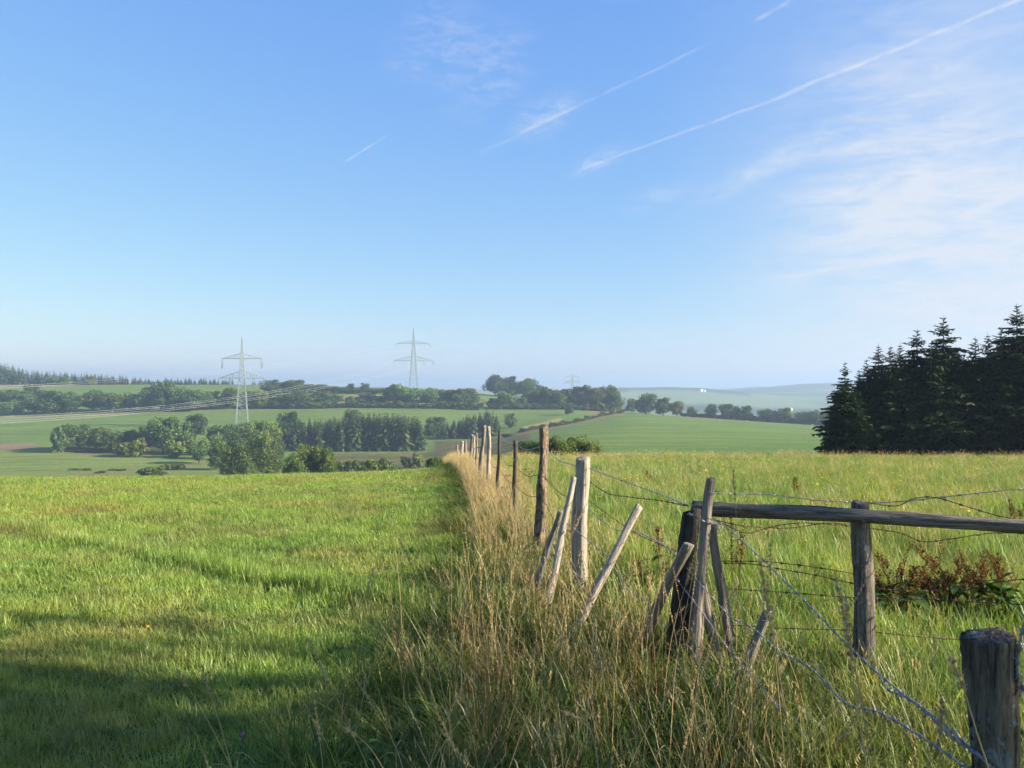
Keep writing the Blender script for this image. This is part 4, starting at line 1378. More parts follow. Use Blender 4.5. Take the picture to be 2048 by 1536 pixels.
upright('pale squared post with flat top and two leaning poles', 1164, 917, 1159, 6.9, 28, 31, 'wood_pale', 'square', 12, segs=28)
upright('tall crooked post still covered in rough bark', 1088, 853, 1081, 8.9, 17, 23, 'wood_bark', 'rough', 13, segs=28, rings_n=70, bend=-0.012)
upright('short post with blackened top behind dry hogweed', 1033, 882, 1029, 11.3, 9, 11, 'wood_dark', 'half', 14)
upright('thin dark stake standing right of the pair of tall posts', 999, 860, 998, 13.7, 7, 8, 'wood_dark', 'half', 15)
upright('pale straight post, right one of the tall pair', 977, 853, 977, 16.6, 8, 9, 'wood_pale', 'round', 16)
upright('crooked grey post, left one of the tall pair', 969, 851, 961, 17.6, 8, 9, 'wood_grey', 'rough', 17, bend=-0.02)
for (xt, yt, xb, Y, wt_, l) in ((953, 866, 951, 21.5, 5, 'thin grey stake, right one of the far trio'), (949, 872, 947, 23.5, 5, 'pale stake, middle one of the far trio'), (944, 869, 942, 25, 6, 'grey stake, left one of the far trio'),
                               (931, 881, 932, 29.5, 5, 'short dark stake just right of the far thick one'), (925, 882, 924, 31, 7, 'pale thick stake near the end of the fence'), (914, 890, 914, 37, 5, 'last small stake at the far end of the fence')):
    upright(l, xt, yt, xb, Y, wt_, wt_ + 1, 'wood_pale' if 'pale' in l else 'wood_grey', 'round', int(Y), segs=12, rings_n=24)
rail_a, rail_b = P(1384, 1015, 5.10), P(2260, 1064, 4.30)
post('fence_rail', 'long weathered horizontal rail resting on two posts at the right', rail_a, rail_b, 0.041, 0.037, 'wood_rail', 'round', 31, extra=0.0, bend=0.003, wob=0.35, rings_n=90, segs=28, cat='fence rail')
# swap: the thicker end lies to the right; the rail's butt end carries its own cap
mb = MB()
ra = (rail_a - rail_b).normalized()
post('fence_post', 'post of the rail just beyond the right picture edge', P(2240, 1010, 4.42), on_ground(2240, 4.42), 0.05, 0.055, 'wood_lichen', 'round', 33, group='fence posts')


# ---- barbed wire
def catmull(pts, step):
    pts = [Vector(p) for p in pts]
    pts = [pts[0] * 2 - pts[1]] + pts + [pts[-1] * 2 - pts[-2]]
    out = []
    for i in range(1, len(pts) - 2):
        p0, p1, p2, p3 = pts[i - 1], pts[i], pts[i + 1], pts[i + 2]
        n = max(2, int((p2 - p1).length / step))
        for k in range(n):
            t_ = k / n
            out.append(0.5 * ((2 * p1) + (p2 - p0) * t_ + (2 * p0 - 5 * p1 + 4 * p2 - p3) * t_ ** 2 + (3 * p1 - p0 - 3 * p2 + p3) * t_ ** 3))
    out.append(pts[-2])
    return out


def barbed(label, ctrl, mat, near=True, group='barbed wires', seed=0, sc=1.0, barb_step=0.10):
    """ctrl: (px, py, Y) or Vector points"""
    r = random.Random(seed)
    pts = [p if isinstance(p, Vector) else P(*p) for p in ctrl]
    step = 0.006 if near else 0.06
    cl = catmull(pts, step)
    e = link_obj('barbed_wire', None, loc=cl[0])
    tag(e, label, 'barbed wire', group)
    o0 = cl[0]
    mb = MB()
    if near:
        tw = 2 * math.pi / 0.034
        for s in (0, math.pi):
            path = []
            nx = None
            acc = 0.0
            for i, p in enumerate(cl):
                t_ = (cl[min(i + 1, len(cl) - 1)] - cl[max(i - 1, 0)]).normalized()
                if i:
                    acc += (p - cl[i - 1]).length
                nx = t_.cross(Vector((0, 0, 1))).normalized()
                ny = t_.cross(nx)
                a = acc * tw + s
                path.append(p + (nx * math.cos(a) + ny * math.sin(a)) * 0.0021 * sc - o0)
            mb.tube(path, 0.0016 * sc, 4, 0.5)
    else:
        mb.tube([p - o0 for p in cl], 0.0027 * sc, 4, 0.5)
    link_obj('strand', mb.mesh('strand', M[mat], True), e)
    mb = MB()
    acc, nxt = 0.0, r.uniform(0, barb_step)
    for i in range(1, len(cl)):
        acc += (cl[i] - cl[i - 1]).length
        if acc > nxt:
            nxt += barb_step * r.uniform(.85, 1.15)
            t_ = (cl[i] - cl[i - 1]).normalized()
            nx = t_.cross(Vector((0, 0, 1))).normalized()
            ny = t_.cross(nx)
            c = cl[i] - o0
            a = r.uniform(0, 6.28)
            for k in range(4 if near else 2):
                aa = a + k * 1.6
                d = nx * math.cos(aa) + ny * math.sin(aa)
                mb.tube([c + t_ * (k - 1.5) * 0.003, c + t_ * (k - 1.5) * 0.006 + d * 0.018 * sc], [0.0015 * sc, 0.0006], 3, 0.5)
            mb.tube([c - t_ * 0.008, c + t_ * 0.008], 0.0052 * sc, 5, 0.5)
    if mb.n:
        b_ = link_obj('barbs', mb.mesh('barbs', M[mat]), e)
        b_["kind"] = 'stuff'
    return e


def pA(xy, Y):
    return (xy[0], xy[1], Y)


# near run: corner to the stout post and on towards the camera
barbed('thick zinc barbed strand from corner post down to the stout near post', [(1405, 1032, 4.84), (1450, 1052, 4.70), (1500, 1095, 4.30), (1600, 1192, 3.55), (1690, 1285, 3.0), (1790, 1375, 2.55), (1880, 1442, 2.2), (1945, 1500, 1.95), (2060, 1600, 1.7)], 'wire_zinc', seed=1, sc=0.95)
barbed('second zinc strand looping loosely beside the thick one near the stout post', [(1760, 1352, 2.62), (1775, 1378, 2.58), (1830, 1405, 2.38), (1900, 1470, 2.12), (1950, 1505, 1.93)], 'wire_zinc', seed=2, barb_step=.07)
barbed('zinc strand from square post across the corner braces to the lower right', [(1176, 1018, 6.85), (1230, 1058, 6.4), (1275, 1064, 6.0), (1330, 1092, 5.4), (1372, 1134, 4.95), (1404, 1172, 4.72), (1460, 1232, 4.5), (1505, 1256, 4.3), (1560, 1302, 3.8), (1620, 1335, 3.4), (1690, 1405, 2.95), (1760, 1425, 2.6), (1850, 1478, 2.25), (1945, 1545, 1.95), (2060, 1640, 1.7)], 'wire_zinc', seed=3)
barbed('lower zinc strand drooping from the leaning poles to the corner foot', [(1132, 1045, 6.6), (1210, 1108, 6.2), (1226, 1130, 6.0), (1255, 1178, 5.7), (1290, 1200, 5.4), (1312, 1236, 5.2), (1352, 1270, 4.95), (1385, 1302, 4.75), (1404, 1346, 4.6), (1450, 1400, 4.1)], 'wire_zinc', seed=4)
barbed('lowest zinc strand between pale pole and square post', [(1112, 1110, 6.45), (1140, 1138, 6.6), (1170, 1164, 6.85), (1172, 1180, 6.8), (1190, 1215, 6.4)], 'wire_zinc', seed=5)
barbed('zinc strand crossing the corner post at knee height', [(1345, 1148, 5.0), (1390, 1206, 4.72), (1424, 1252, 4.7), (1464, 1308, 4.65), (1500, 1345, 4.3), (1560, 1420, 3.6)], 'wire_zinc', seed=6)
barbed('top zinc strand from square post to rail end', [(1178, 936, 6.85), (1215, 950, 6.5), (1270, 970, 6.1), (1330, 992, 5.6), (1378, 1012, 5.1)], 'wire_zinc', seed=7)
barbed('rusty strand just below the top one between square post and rail end', [(1180, 964, 6.85), (1215, 986, 6.5), (1260, 994, 6.1), (1320, 1001, 5.6), (1376, 1012, 5.08)], 'wire_rust', seed=8)
barbed('rusty middle strand behind the pale leaning pole', [(1176, 1000, 6.9), (1225, 1035, 6.6), (1275, 1068, 6.2), (1340, 1096, 5.6), (1372, 1112, 5.1)], 'wire_rust', seed=9)
# gate side
barbed('zinc strand running above the rail to the right edge', [(1424, 985, 4.86), (1480, 988, 5.0), (1545, 990, 5.0), (1630, 1000, 4.95), (1720, 1005, 4.9), (1800, 1003, 4.8), (1880, 995, 4.75), (1960, 986, 4.6), (2060, 978, 4.5), (2240, 985, 4.4)], 'wire_zinc', seed=10)
barbed('rusty strand sagging right below the rail', [(1426, 1038, 4.95), (1470, 1058, 5.05), (1500, 1066, 5.05), (1540, 1054, 5.05), (1600, 1046, 5.0), (1680, 1050, 4.95), (1735, 1056, 4.92), (1800, 1066, 4.85), (1845, 1083, 4.8), (1900, 1078, 4.75), (1990, 1066, 4.65), (2100, 1070, 4.5), (2240, 1078, 4.4)], 'wire_rust', seed=11)
barbed('second rusty strand twisted along the rail underside', [(1428, 1040, 4.95), (1490, 1052, 5.06), (1580, 1056, 5.06), (1660, 1046, 5.0), (1735, 1058, 4.93)], 'wire_rust', seed=12)
barbed('rusty loop arching above the rail', [(1730, 1004, 4.86), (1790, 1012, 4.82), (1830, 997, 4.8), (1870, 995, 4.75), (1930, 1012, 4.7), (1990, 1030, 4.65), (2040, 1040, 4.6)], 'wire_rust', seed=13)
barbed('rusty strand at mid height across the gate side', [(1446, 1126, 5.0), (1500, 1128, 5.0), (1560, 1138, 5.0), (1640, 1152, 4.95), (1722, 1170, 4.9), (1800, 1182, 4.8), (1880, 1180, 4.75), (1960, 1170, 4.65), (2060, 1158, 4.5), (2240, 1160, 4.4)], 'wire_rust', seed=14)
barbed('thin rusty strand just above the mid height one', [(1440, 1122, 5.0), (1540, 1124, 5.0), (1640, 1136, 4.95), (1722, 1150, 4.92)], 'wire_rust', seed=15)
barbed('dark strand low behind the rail post', [(1456, 1178, 5.0), (1560, 1184, 5.0), (1722, 1196, 4.9), (1850, 1198, 4.8), (2060, 1210, 4.5), (2240, 1220, 4.4)], 'wire_rust', seed=16)
barbed('dark strand near the grass behind the short stake', [(1462, 1250, 5.0), (1560, 1256, 5.0), (1722, 1262, 4.9), (1900, 1278, 4.75), (2240, 1290, 4.4)], 'wire_rust', seed=17)
barbed('loose zinc wire end hanging right of the stout near post', [(2075, 1200, 1.9), (2046, 1262, 1.9), (2036, 1310, 1.9), (2034, 1345, 1.9), (2046, 1378, 1.9), (2040, 1392, 1.88)], 'wire_zinc', seed=18, barb_step=.035)
# tie wires round the corner
barbed('twisted zinc tie round the top of the leaning post', [(1410, 992, 4.90), (1418, 988, 4.82), (1428, 986, 4.81), (1438, 985, 4.86), (1430, 982, 4.92), (1414, 984, 4.92), (1410, 990, 4.88)], 'wire_zinc', seed=19, barb_step=.3)
barbed('bundled zinc tie binding leaning post and corner post', [(1374, 1028, 5.0), (1384, 1030, 4.92), (1398, 1038, 4.82), (1412, 1044, 4.80), (1426, 1046, 4.82), (1434, 1050, 4.9), (1440, 1062, 4.8)], 'wire_zinc', seed=20, barb_step=.05)
# farther posts
TOPW = [(914, 893, 37), (924, 886, 31), (944, 874, 25), (952, 871, 21.5), (968, 860, 17.6), (977, 862, 16.6), (999, 870, 13.7), (1030, 888, 11.3), (1084, 894, 8.9), (1155, 932, 6.9)]
for i, (dy, mt, l) in enumerate(((0, 'wire_zinc', 'top zinc strand along the far fence posts'), (0.30, 'wire_rust', 'rusty second strand along the far fence posts'), (0.55, 'wire_rust', 'rusty third strand along the far fence posts'), (0.80, 'wire_zinc', 'low strand along the far fence posts'))):
    ctrl = []
    for k, (px, py, Y) in enumerate(TOPW):
        p = P(px, py, Y)
        p.z -= dy
        if ctrl:
            mid = (ctrl[-1] + p) / 2
            mid.z -= rnd.uniform(0.02, 0.07) * (1 + i * .4)
            ctrl.append(mid)
        ctrl.append(p)
    barbed(l, ctrl, mt, near=False, seed=40 + i, sc=1.0, barb_step=.12)


# ------------------------------------------------------------------ grass clumps (scattered as stuff)
def tuft(seed, n, rad, h0, h1, wid, lean=0.35, droop=0.5, segs=3, mat='pasture', head=None, upright_p=0.0):
    """a clump of curved blades; head: None or seed-head size"""
    r = np.random.default_rng(seed)
    V, Qd, Tr, TN, AL = [], [], [], [], []
    c = 0
    for i in range(n):
        a = r.uniform(0, 6.283)
        d = rad * math.sqrt(r.random())
        bx, by = d * math.cos(a), d * math.sin(a)
        la = r.uniform(0, 6.283)
        h_ = r.uniform(h0, h1)
        ln = lean * r.uniform(0.1, 1) * h_
        dp = droop * r.uniform(0, 1) * h_
        wv = wid * r.uniform(.6, 1.3)
        fa = la + r.uniform(-.6, .6) + math.pi / 2
        wx, wy = math.cos(fa), math.sin(fa)
        tn = np.clip(r.normal(.5, .25), 0, 1)
        for s in range(segs):
            f = s / segs
            off = ln * f + dp * f * f * f
            z = h_ * f - dp * .45 * f ** 4
            ww = wv * (1 - 0.75 * f ** 1.5) / 2
            x, y = bx + math.cos(la) * off, by + math.sin(la) * off
            V += [(x - wx * ww, y - wy * ww, z), (x + wx * ww, y + wy * ww, z)]
            TN += [tn, tn]
            AL += [f, f]
        off = ln + dp
        tip = (bx + math.cos(la) * off, by + math.sin(la) * off, h_ - dp * .45)
        V.append(tip)
        TN.append(tn)
        AL.append(1)
        for s in range(segs - 1):
            k = c + 2 * s
            Qd.append((k, k + 1, k + 3, k + 2))
        k = c + 2 * (segs - 1)
        Tr.append((k, k + 1, c + 2 * segs))
        c += 2 * segs + 1
        if head:
            # slender seed head: short spikelets round the upper stem
            for q in range(head):
                f = 0.74 + 0.26 * q / head
                off = ln * f + dp * f ** 3
                z = h_ * f - dp * .45 * f ** 4
                x, y = bx + math.cos(la) * off, by + math.sin(la) * off
                aa = r.uniform(0, 6.28)
                L = 0.013 * (1.2 - abs(f - .86) * 4) * r.uniform(.7, 1.4)
                ox, oy = math.cos(aa), math.sin(aa)
                V += [(x, y, z), (x + ox * L * .35 - oy * .0012, y + oy * L * .35 + ox * .0012, z + L * .6), (x + ox * L * .45, y + oy * L * .45, z + L * 1.5), (x + ox * L * .25 + oy * .0012, y + oy * L * .25 - ox * .0012, z + L * .8)]
                TN += [min(1, tn + .2)] * 4
                AL += [1] * 4
                Qd.append((c, c + 1, c + 2, c + 3))
                c += 4
    return mesh_from('tuft', np.array(V), [np.array(Qd).reshape(-1, 4), np.array(Tr).reshape(-1, 3)], M[mat], {"tint": TN, "along": AL})


def scatter_tree():
    ng = bpy.data.node_groups.new('scatter', 'GeometryNodeTree')
    ng.interface.new_socket('Geometry', in_out='INPUT', socket_type='NodeSocketGeometry')
    ng.interface.new_socket('Geometry', in_out='OUTPUT', socket_type='NodeSocketGeometry')
    return ng


def scatter(name, label, cat, meshes, pts, rots, scl, idxs):
    col_ = bpy.data.collections.new(name + '_source')
    for i, me in enumerate(meshes):
        so = bpy.data.objects.new('%s_%02d' % (name, i), me)
        col_.objects.link(so)
    n = len(pts)
    me = bpy.data.meshes.new(name)
    me.vertices.add(n)
    me.vertices.foreach_set('co', np.asarray(pts, dtype=np.float32).ravel())
    for k, typ, v in (('rot', 'FLOAT_VECTOR', rots), ('scl', 'FLOAT_VECTOR', scl), ('pick', 'INT', idxs)):
        a = me.attributes.new(k, typ, 'POINT')
        if typ == 'INT':
            a.data.foreach_set('value', np.asarray(v, dtype=np.int32))
        else:
            a.data.foreach_set('vector', np.asarray(v, dtype=np.float32).ravel())
    o = link_obj(name, me)
    tag(o, label, cat, kind='stuff')
    ng = scatter_tree()
    N = ng.nodes
    gi = N.new('NodeGroupInput')
    go_ = N.new('NodeGroupOutput')
    ip = N.new('GeometryNodeInstanceOnPoints')
    ci = N.new('GeometryNodeCollectionInfo')
    ci.inputs['Collection'].default_value = col_
    ci.inputs['Separate Children'].default_value = True
    ci.inputs['Reset Children'].default_value = True
    ip.inputs['Pick Instance'].default_value = True

    def named(nm, typ):
        nd = N.new('GeometryNodeInputNamedAttribute')
        nd.data_type = typ
        nd.inputs['Name'].default_value = nm
        return nd.outputs['Attribute']
    L = ng.links
    L.new(gi.outputs[0], ip.inputs['Points'])
    L.new(ci.outputs[0], ip.inputs['Instance'])
    L.new(named('pick', 'INT'), ip.inputs['Instance Index'])
    er = N.new('FunctionNodeEulerToRotation')
    L.new(named('rot', 'FLOAT_VECTOR'), er.inputs[0])
    L.new(er.outputs[0], ip.inputs['Rotation'])
    L.new(named('scl', 'FLOAT_VECTOR'), ip.inputs['Scale'])
    L.new(ip.outputs[0], go_.inputs[0])
    md = o.modifiers.new('scatter', 'NODES')
    md.node_group = ng
    return o


def sample_sector(u0, u1, y0, y1, dens):
    """random ground points with X/Y between u0 and u1 and depth y0..y1; dens per square metre"""
    area = (u1 - u0) * (y1 * y1 - y0 * y0) / 2
    n = int(area * dens)
    Y = np.sqrt(rng.uniform(y0 * y0, y1 * y1, n))
    u = rng.uniform(u0, u1, n)
    return u * Y, Y


def fx(Y):
    return 1.25 - 0.099 * Y          # the fence line


def edge_x(Y):
    """left edge of the unmown strip"""
    return np.interp(Y, [0, 3.65, 7, 10, 20, 35, 60], [-0.95, -0.82, -0.55, -0.62, -1.35, -2.75, -5.3])


def finish(X, Y, s0, s1, nmesh, tilt=0.12, hvar=0.25, hmul=None):
    n = len(X)
    pts = np.stack([X, Y, ground(X, Y) - 0.01], axis=1)
    rots = np.stack([rng.normal(0, tilt, n), rng.normal(0, tilt, n), rng.uniform(0, 6.283, n)], axis=1)
    s = rng.uniform(s0, s1, n)
    hs2 = s * rng.uniform(1 - hvar, 1 + hvar, n) * (hmul if hmul is not None else 1)
    scl = np.stack([s, s, hs2], axis=1)
    return pts, rots, scl, rng.integers(0, nmesh, n)


# ---- mown pasture on the left
PT = [tuft(i, 50, 0.10, 0.025, 0.080, 0.0046, 0.7, 0.6, 3, 'pasture') for i in range(6)]
Xs, Ys, S = [], [], []
for u0, u1, y0, y1, d, sc_ in ((-0.80, 0.02, 1.6, 6, 210, 1.0), (-0.72, 0.0, 6, 12, 120, 1.15), (-0.70, 0.0, 12, 22, 60, 1.35), (-0.70, -0.02, 22, 48, 26, 1.75)):
    X, Y = sample_sector(u0, u1, y0, y1, d)
    k = X < edge_x(Y) + rng.normal(0, 0.10, len(X))
    Xs.append(X[k]); Ys.append(Y[k]); S.append(np.full(k.sum(), sc_))
X, Y, S = np.concatenate(Xs), np.concatenate(Ys), np.concatenate(S)
pn = vnoise(X / 0.8, Y / 0.8, 21) * 0.6 + vnoise(X / 0.3, Y / 0.3, 22) * 0.4
hm_ = 0.7 + 0.9 * pn
# an old wheel rut: a line of longer, uncut grass
rut = np.minimum(np.abs((X + 6.3) * 0.613 + (Y - 11.0) * 0.790), 9)
hm_ *= 1 + 1.5 * np.exp(-(rut / 0.13) ** 2) * (X < -0.6) * (pn > .3)
p_, r_, s_, i_ = finish(X, Y, 0.85, 1.2, len(PT), 0.12, 0.2, hm_)
s_ *= S[:, None]
s_[:, 2] /= np.sqrt(S)
scatter('pasture_grass', 'short bright green mown grass of the left field', 'grass', PT, p_, r_, s_, i_)

# ---- meadow on the right
MT = [tuft(30 + i, 44, 0.13, 0.12, 0.34, 0.0062, 0.45, 0.55, 4, 'meadow') for i in range(6)]
MS = [tuft(50 + i, 9, 0.12, 0.30, 0.50, 0.0030, 0.25, 0.25, 3, 'straw', head=10) for i in range(4)]
Xs, Ys, S = [], [], []
for u0, u1, y0, y1, d, sc_ in ((0.05, 0.85, 2.0, 6, 75, 1.0), (-0.02, 0.72, 6, 12, 60, 1.0), (-0.1, 0.70, 12, 24, 34, 1.1), (-0.1, 0.70, 24, 62, 15, 1.4)):
    X, Y = sample_sector(u0, u1, y0, y1, d)
    k = X > fx(Y) + 0.25 + rng.normal(0, 0.2, len(X))
    Xs.append(X[k]); Ys.append(Y[k]); S.append(np.full(k.sum(), sc_))
X, Y, S = np.concatenate(Xs), np.concatenate(Ys), np.concatenate(S)
pn = vnoise(X / 1.3, Y / 1.3, 31) * 0.6 + vnoise(X / 0.4, Y / 0.4, 32) * 0.4
pick = rng.integers(0, 6, len(X))
dry = rng.random(len(X)) < np.interp(Y, [3, 8, 20, 45], [0.06, 0.08, 0.11, 0.15]) * (0.5 + pn)
pick = np.where(dry, 6 + rng.integers(0, 4, len(X)), pick)
p_, r_, s_, i_ = finish(X, Y, 0.85, 1.2, 1, 0.10, 0.2, (0.65 + 0.75 * pn) * np.interp(Y, [3, 12, 25, 45], [1, 0.95, 0.72, 0.6]))
s_ *= S[:, None]
s_[:, 2] /= np.sqrt(S)
scatter('meadow_grass', 'tall yellow-green meadow grass right of the fence', 'grass', MT + MS, p_, r_, s_, pick)

# ---- dry strip along the fence
DT = [tuft(70 + i, 16, 0.12, 0.42, 0.85, 0.0034, 0.28, 0.22, 4, 'straw', head=15) for i in range(5)] + [tuft(80 + i, 26, 0.14, 0.2, 0.5, 0.0040, 0.45, 0.5, 4, 'straw') for i in range(3)] + [tuft(85, 14, 0.10, 0.35, 0.7, 0.0030, 0.25, 0.2, 4, 'straw_red', head=15)]
Xs, Ys = [], []
for y0, y1, d in ((2.2, 6.0, 9), (6.0, 9, 7), (9, 13, 11), (13, 18, 21), (18, 26, 34), (26, 46, 40)):
    n = int((y1 - y0) * 2.0 * d)
    Y = rng.uniform(y0, y1, n)
    f = rng.random(n)
    lo, hi = edge_x(Y) + 0.24, fx(Y) + np.interp(Y, [3, 8, 14], [0.2, 0.25, 0.45])
    Xs.append(lo + (hi - lo) * f); Ys.append(Y)
X, Y = np.concatenate(Xs), np.concatenate(Ys)
p_, r_, s_, i_ = finish(X, Y, 0.8, 1.15, len(DT), 0.10, 0.2, np.interp(Y, [2, 6, 12, 20, 40], [0.9, 0.78, 0.60, 0.62, 0.7]))
scatter('dry_grass', 'tall straw-coloured dry grass along the fence line', 'dry grass', DT, p_, r_, s_, i_)

# ---- undergrowth at the foot of the fence, foreground
UT = [tuft(100 + i, 34, 0.13, 0.14, 0.42, 0.0070, 0.55, 0.75, 4, 'under') for i in range(5)]
Xs, Ys = [], []
for y0, y1, d in ((1.2, 4.5, 95), (4.5, 8, 70), (8, 14, 36), (14, 46, 14)):
    n = int((y1 - y0) * 2.6 * d)
    Y = rng.uniform(y0, y1, n)
    f = rng.random(n)
    lo, hi = edge_x(Y) - 0.08, fx(Y) + np.interp(Y, [1, 3, 5, 8, 14], [1.6, 1.9, 1.5, 0.5, 0.4])
    Xs.append(lo + (hi - lo) * f); Ys.append(Y)
X, Y = np.concatenate(Xs), np.concatenate(Ys)
pn = vnoise(X / 0.6, Y / 0.6, 41)
p_, r_, s_, i_ = finish(X, Y, 0.8, 1.2, len(UT), 0.14, 0.25, (0.55 + 0.7 * pn) * np.interp(Y, [1, 3, 5, 8, 12], [0.75, 0.95, 0.88, 0.68, 0.50]))
scatter('undergrowth', 'dark tangled green grass at the foot of the fence', 'undergrowth', UT, p_, r_, s_, i_)


# ---- broad herb leaves, nettles and docks
def leaf_blade(mb, base, direc, L, W, droop=0.5, tint=0.5, fold=0.25):
    """elongated leaf of six quads with a folded midrib"""
    base, d = Vector(base), Vector(direc).normalized()
    side = d.cross(Vector((0, 0, 1)))
    side = side.normalized() if side.length > 1e-3 else Vector((1, 0, 0))
    n = 4
    V, Q = [], []
    for i in range(n + 1):
        f = i / n
        c = base + d * L * f + Vector((0, 0, -droop * L * f * f))
        ww = W * math.sin(math.pi * min(0.97, 0.12 + 0.85 * f)) / 2
        lift = Vector((0, 0, fold * ww))
        V += [tuple(c - side * ww + lift), tuple(c), tuple(c + side * ww + lift)]
    for i in range(n):
        k = 3 * i
        Q += [(k, k + 1, k + 4, k + 3), (k + 1, k + 2, k + 5, k + 4)]
    mb.add(V, Q, None, tint)


def herb_mesh(seed, n, L0, L1, wr, rise):
    r = random.Random(seed)
    mb = MB()
    for i in range(n):
        a = r.uniform(0, 6.28)
        L = r.uniform(L0, L1)
        leaf_blade(mb, (r.uniform(-.03, .03), r.uniform(-.03, .03), r.uniform(0, .12)), (math.cos(a), math.sin(a), r.uniform(.3, rise)), L, L * wr * r.uniform(.8, 1.2), r.uniform(.3, .9), r.uniform(.1, 1))
    return mb.mesh('herb', M['herb'])


HB = [herb_mesh(i, 11, 0.07, 0.19, 0.34, 1.4) for i in range(3)] + [herb_mesh(10 + i, 12, 0.05, 0.10, 0.62, 1.0) for i in range(2)]
n = 210
Y = rng.uniform(2.2, 8, n)
X = edge_x(Y) + rng.random(n) ** 1.0 * (fx(Y) + 0.9 - edge_x(Y))
Xm, Ym = sample_sector(0.05, 0.62, 5.5, 14, 1.2)
Xl, Yl = sample_sector(-0.62, 0, 3.4, 12, 2.2)
kl = Xl < edge_x(Yl)
X, Y = np.concatenate([X, Xm, Xl[kl]]), np.concatenate([Y, Ym, Yl[kl]])
p_, r_, s_, i_ = finish(X, Y, 0.55, 1.1, len(HB), 0.1, 0.2)
s_[X < edge_x(Y)] *= 0.42
scatter('low_herbs', 'low broad-leaved herbs mixed into the grass by the fence', 'herbs', HB, p_, r_, s_, i_)

# ---- yellow hawkbits over the meadow
mb = MB()
mb.tube([(0, 0, 0), (0.01, 0, 0.2), (0.015, 0.005, 0.36)], [0.0012, 0.001, 0.0008], 3, 0.3)
fl_stem = mb
mbf = MB()
for k in range(12):
    a = 6.283 * k / 12
    mbf.add([(0.015, 0.005, 0.36), (0.015 + .010 * math.cos(a - .2), 0.005 + .010 * math.sin(a - .2), 0.366), (0.015 + .017 * math.cos(a), 0.005 + .017 * math.sin(a), 0.370), (0.015 + .010 * math.cos(a + .2), 0.005 + .010 * math.sin(a + .2), 0.366)], [(0, 1, 2, 3)], None, 0.6)
fm = mbf.mesh('yellow_flower', M['petal_yellow'])
Xm, Ym = sample_sector(0.0, 0.66, 14, 48, 3.2)
k = (vnoise(Xm / 3, Ym / 5, 61) > 0.45) & (Xm > fx(Ym) + .4)
Xn, Yn = sample_sector(0.05, 0.66, 8, 16, 0.6)
X, Y = np.concatenate([Xm[k], Xn]), np.concatenate([Ym[k], Yn])
p_, r_, s_, i_ = finish(X, Y, 1.4, 2.0, 1, 0.12, 0.2)
s_[:, 2] *= 0.62
scatter('yellow_flowers', 'small yellow hawkbit flowers dotted over the right meadow', 'flowers', [fm], p_, r_, s_, i_)


def dock(label, X, Y, h_, n, spread, seed, group='dock plants', leaves=12):
    r = random.Random(seed)
    e = link_obj('dock_plant', None, loc=(X, Y, gz(X, Y)))
    tag(e, label, 'dock plant', group)
    for s in range(n):
        a = r.uniform(0, 6.28)
        ln = spread * r.uniform(.2, 1)
        hh = h_ * r.uniform(.75, 1.08)
        bx, by = r.uniform(-.06, .06), r.uniform(-.06, .06)
        path = [(bx, by, 0), (bx + ln * .3 * math.cos(a), by + ln * .3 * math.sin(a), hh * .5), (bx + ln * math.cos(a), by + ln * math.sin(a), hh)]
        mb = MB()
        mb.tube(path, [.0045, .0035, .0012], 5, 0.3)
        st = link_obj('stem', mb.mesh('stem', M['seed'], True), e)
        mb = MB()
        rr = np.random.default_rng(seed * 31 + s)
        cs, ns = [], []
        pv_ = [Vector(p) for p in path]

        def at(f):
            return pv_[0].lerp(pv_[1], f * 2) if f < .5 else pv_[1].lerp(pv_[2], f * 2 - 1)
        for q in range(12):                    # side branches in the upper half
            f = r.uniform(.42, .9)
            b0 = at(f)
            aa = r.uniform(0, 6.28)
            L = hh * .30 * (1.15 - f) * r.uniform(.7, 1.3)
            b1 = b0 + Vector((math.cos(aa) * L * .45, math.sin(aa) * L * .45, L))
            mb.tube([b0, b1], [.0018, .0007], 3, 0.3)
            for z in range(16):
                g = z / 16
                cs.append(np.array(b0.lerp(b1, g)) + rr.normal(size=3) * .006)
        for z in range(46):
            cs.append(np.array(at(.45 + .55 * z / 46)) + rr.normal(size=3) * .007)
        cs = np.array(cs)
        V, Q = cards(cs, rr.normal(size=cs.shape), 0.0065 * rr.uniform(.6, 1.4, len(cs)), rr, .8)
        mb.add(V, Q, None, np.repeat(rr.uniform(0, 1, len(cs)), 4))
        sd = link_obj('seed_head', mb.mesh('seed_head', M['seed']), st)
    for q in range(leaves):
        a = r.uniform(0, 6.28)
        mb = MB()
        L = r.uniform(.14, .27)
        leaf_blade(mb, (r.uniform(-.12, .12), r.uniform(-.12, .12), r.uniform(0.02, .36 if leaves > 13 else .14)), (math.cos(a), math.sin(a), r.uniform(.3, 1.3)), L, L * .36, r.uniform(.3, .8), r.uniform(.2, 1))
        lf = link_obj('leaf', mb.mesh('leaf', M['herb']), e)
        lf.color = (0.75, 0.78, 0.7, 1) if r.random() > .2 else (2.6, 1.1, .7, 1)
    return e


def dockp(label, px, Y, topy, n, spread, seed, **k):
    x = (px - 1024) / F * Y
    dock(label, x, Y, CAMZ - (topy - 768) / F * Y - gz(x, Y), n, spread, seed, **k)


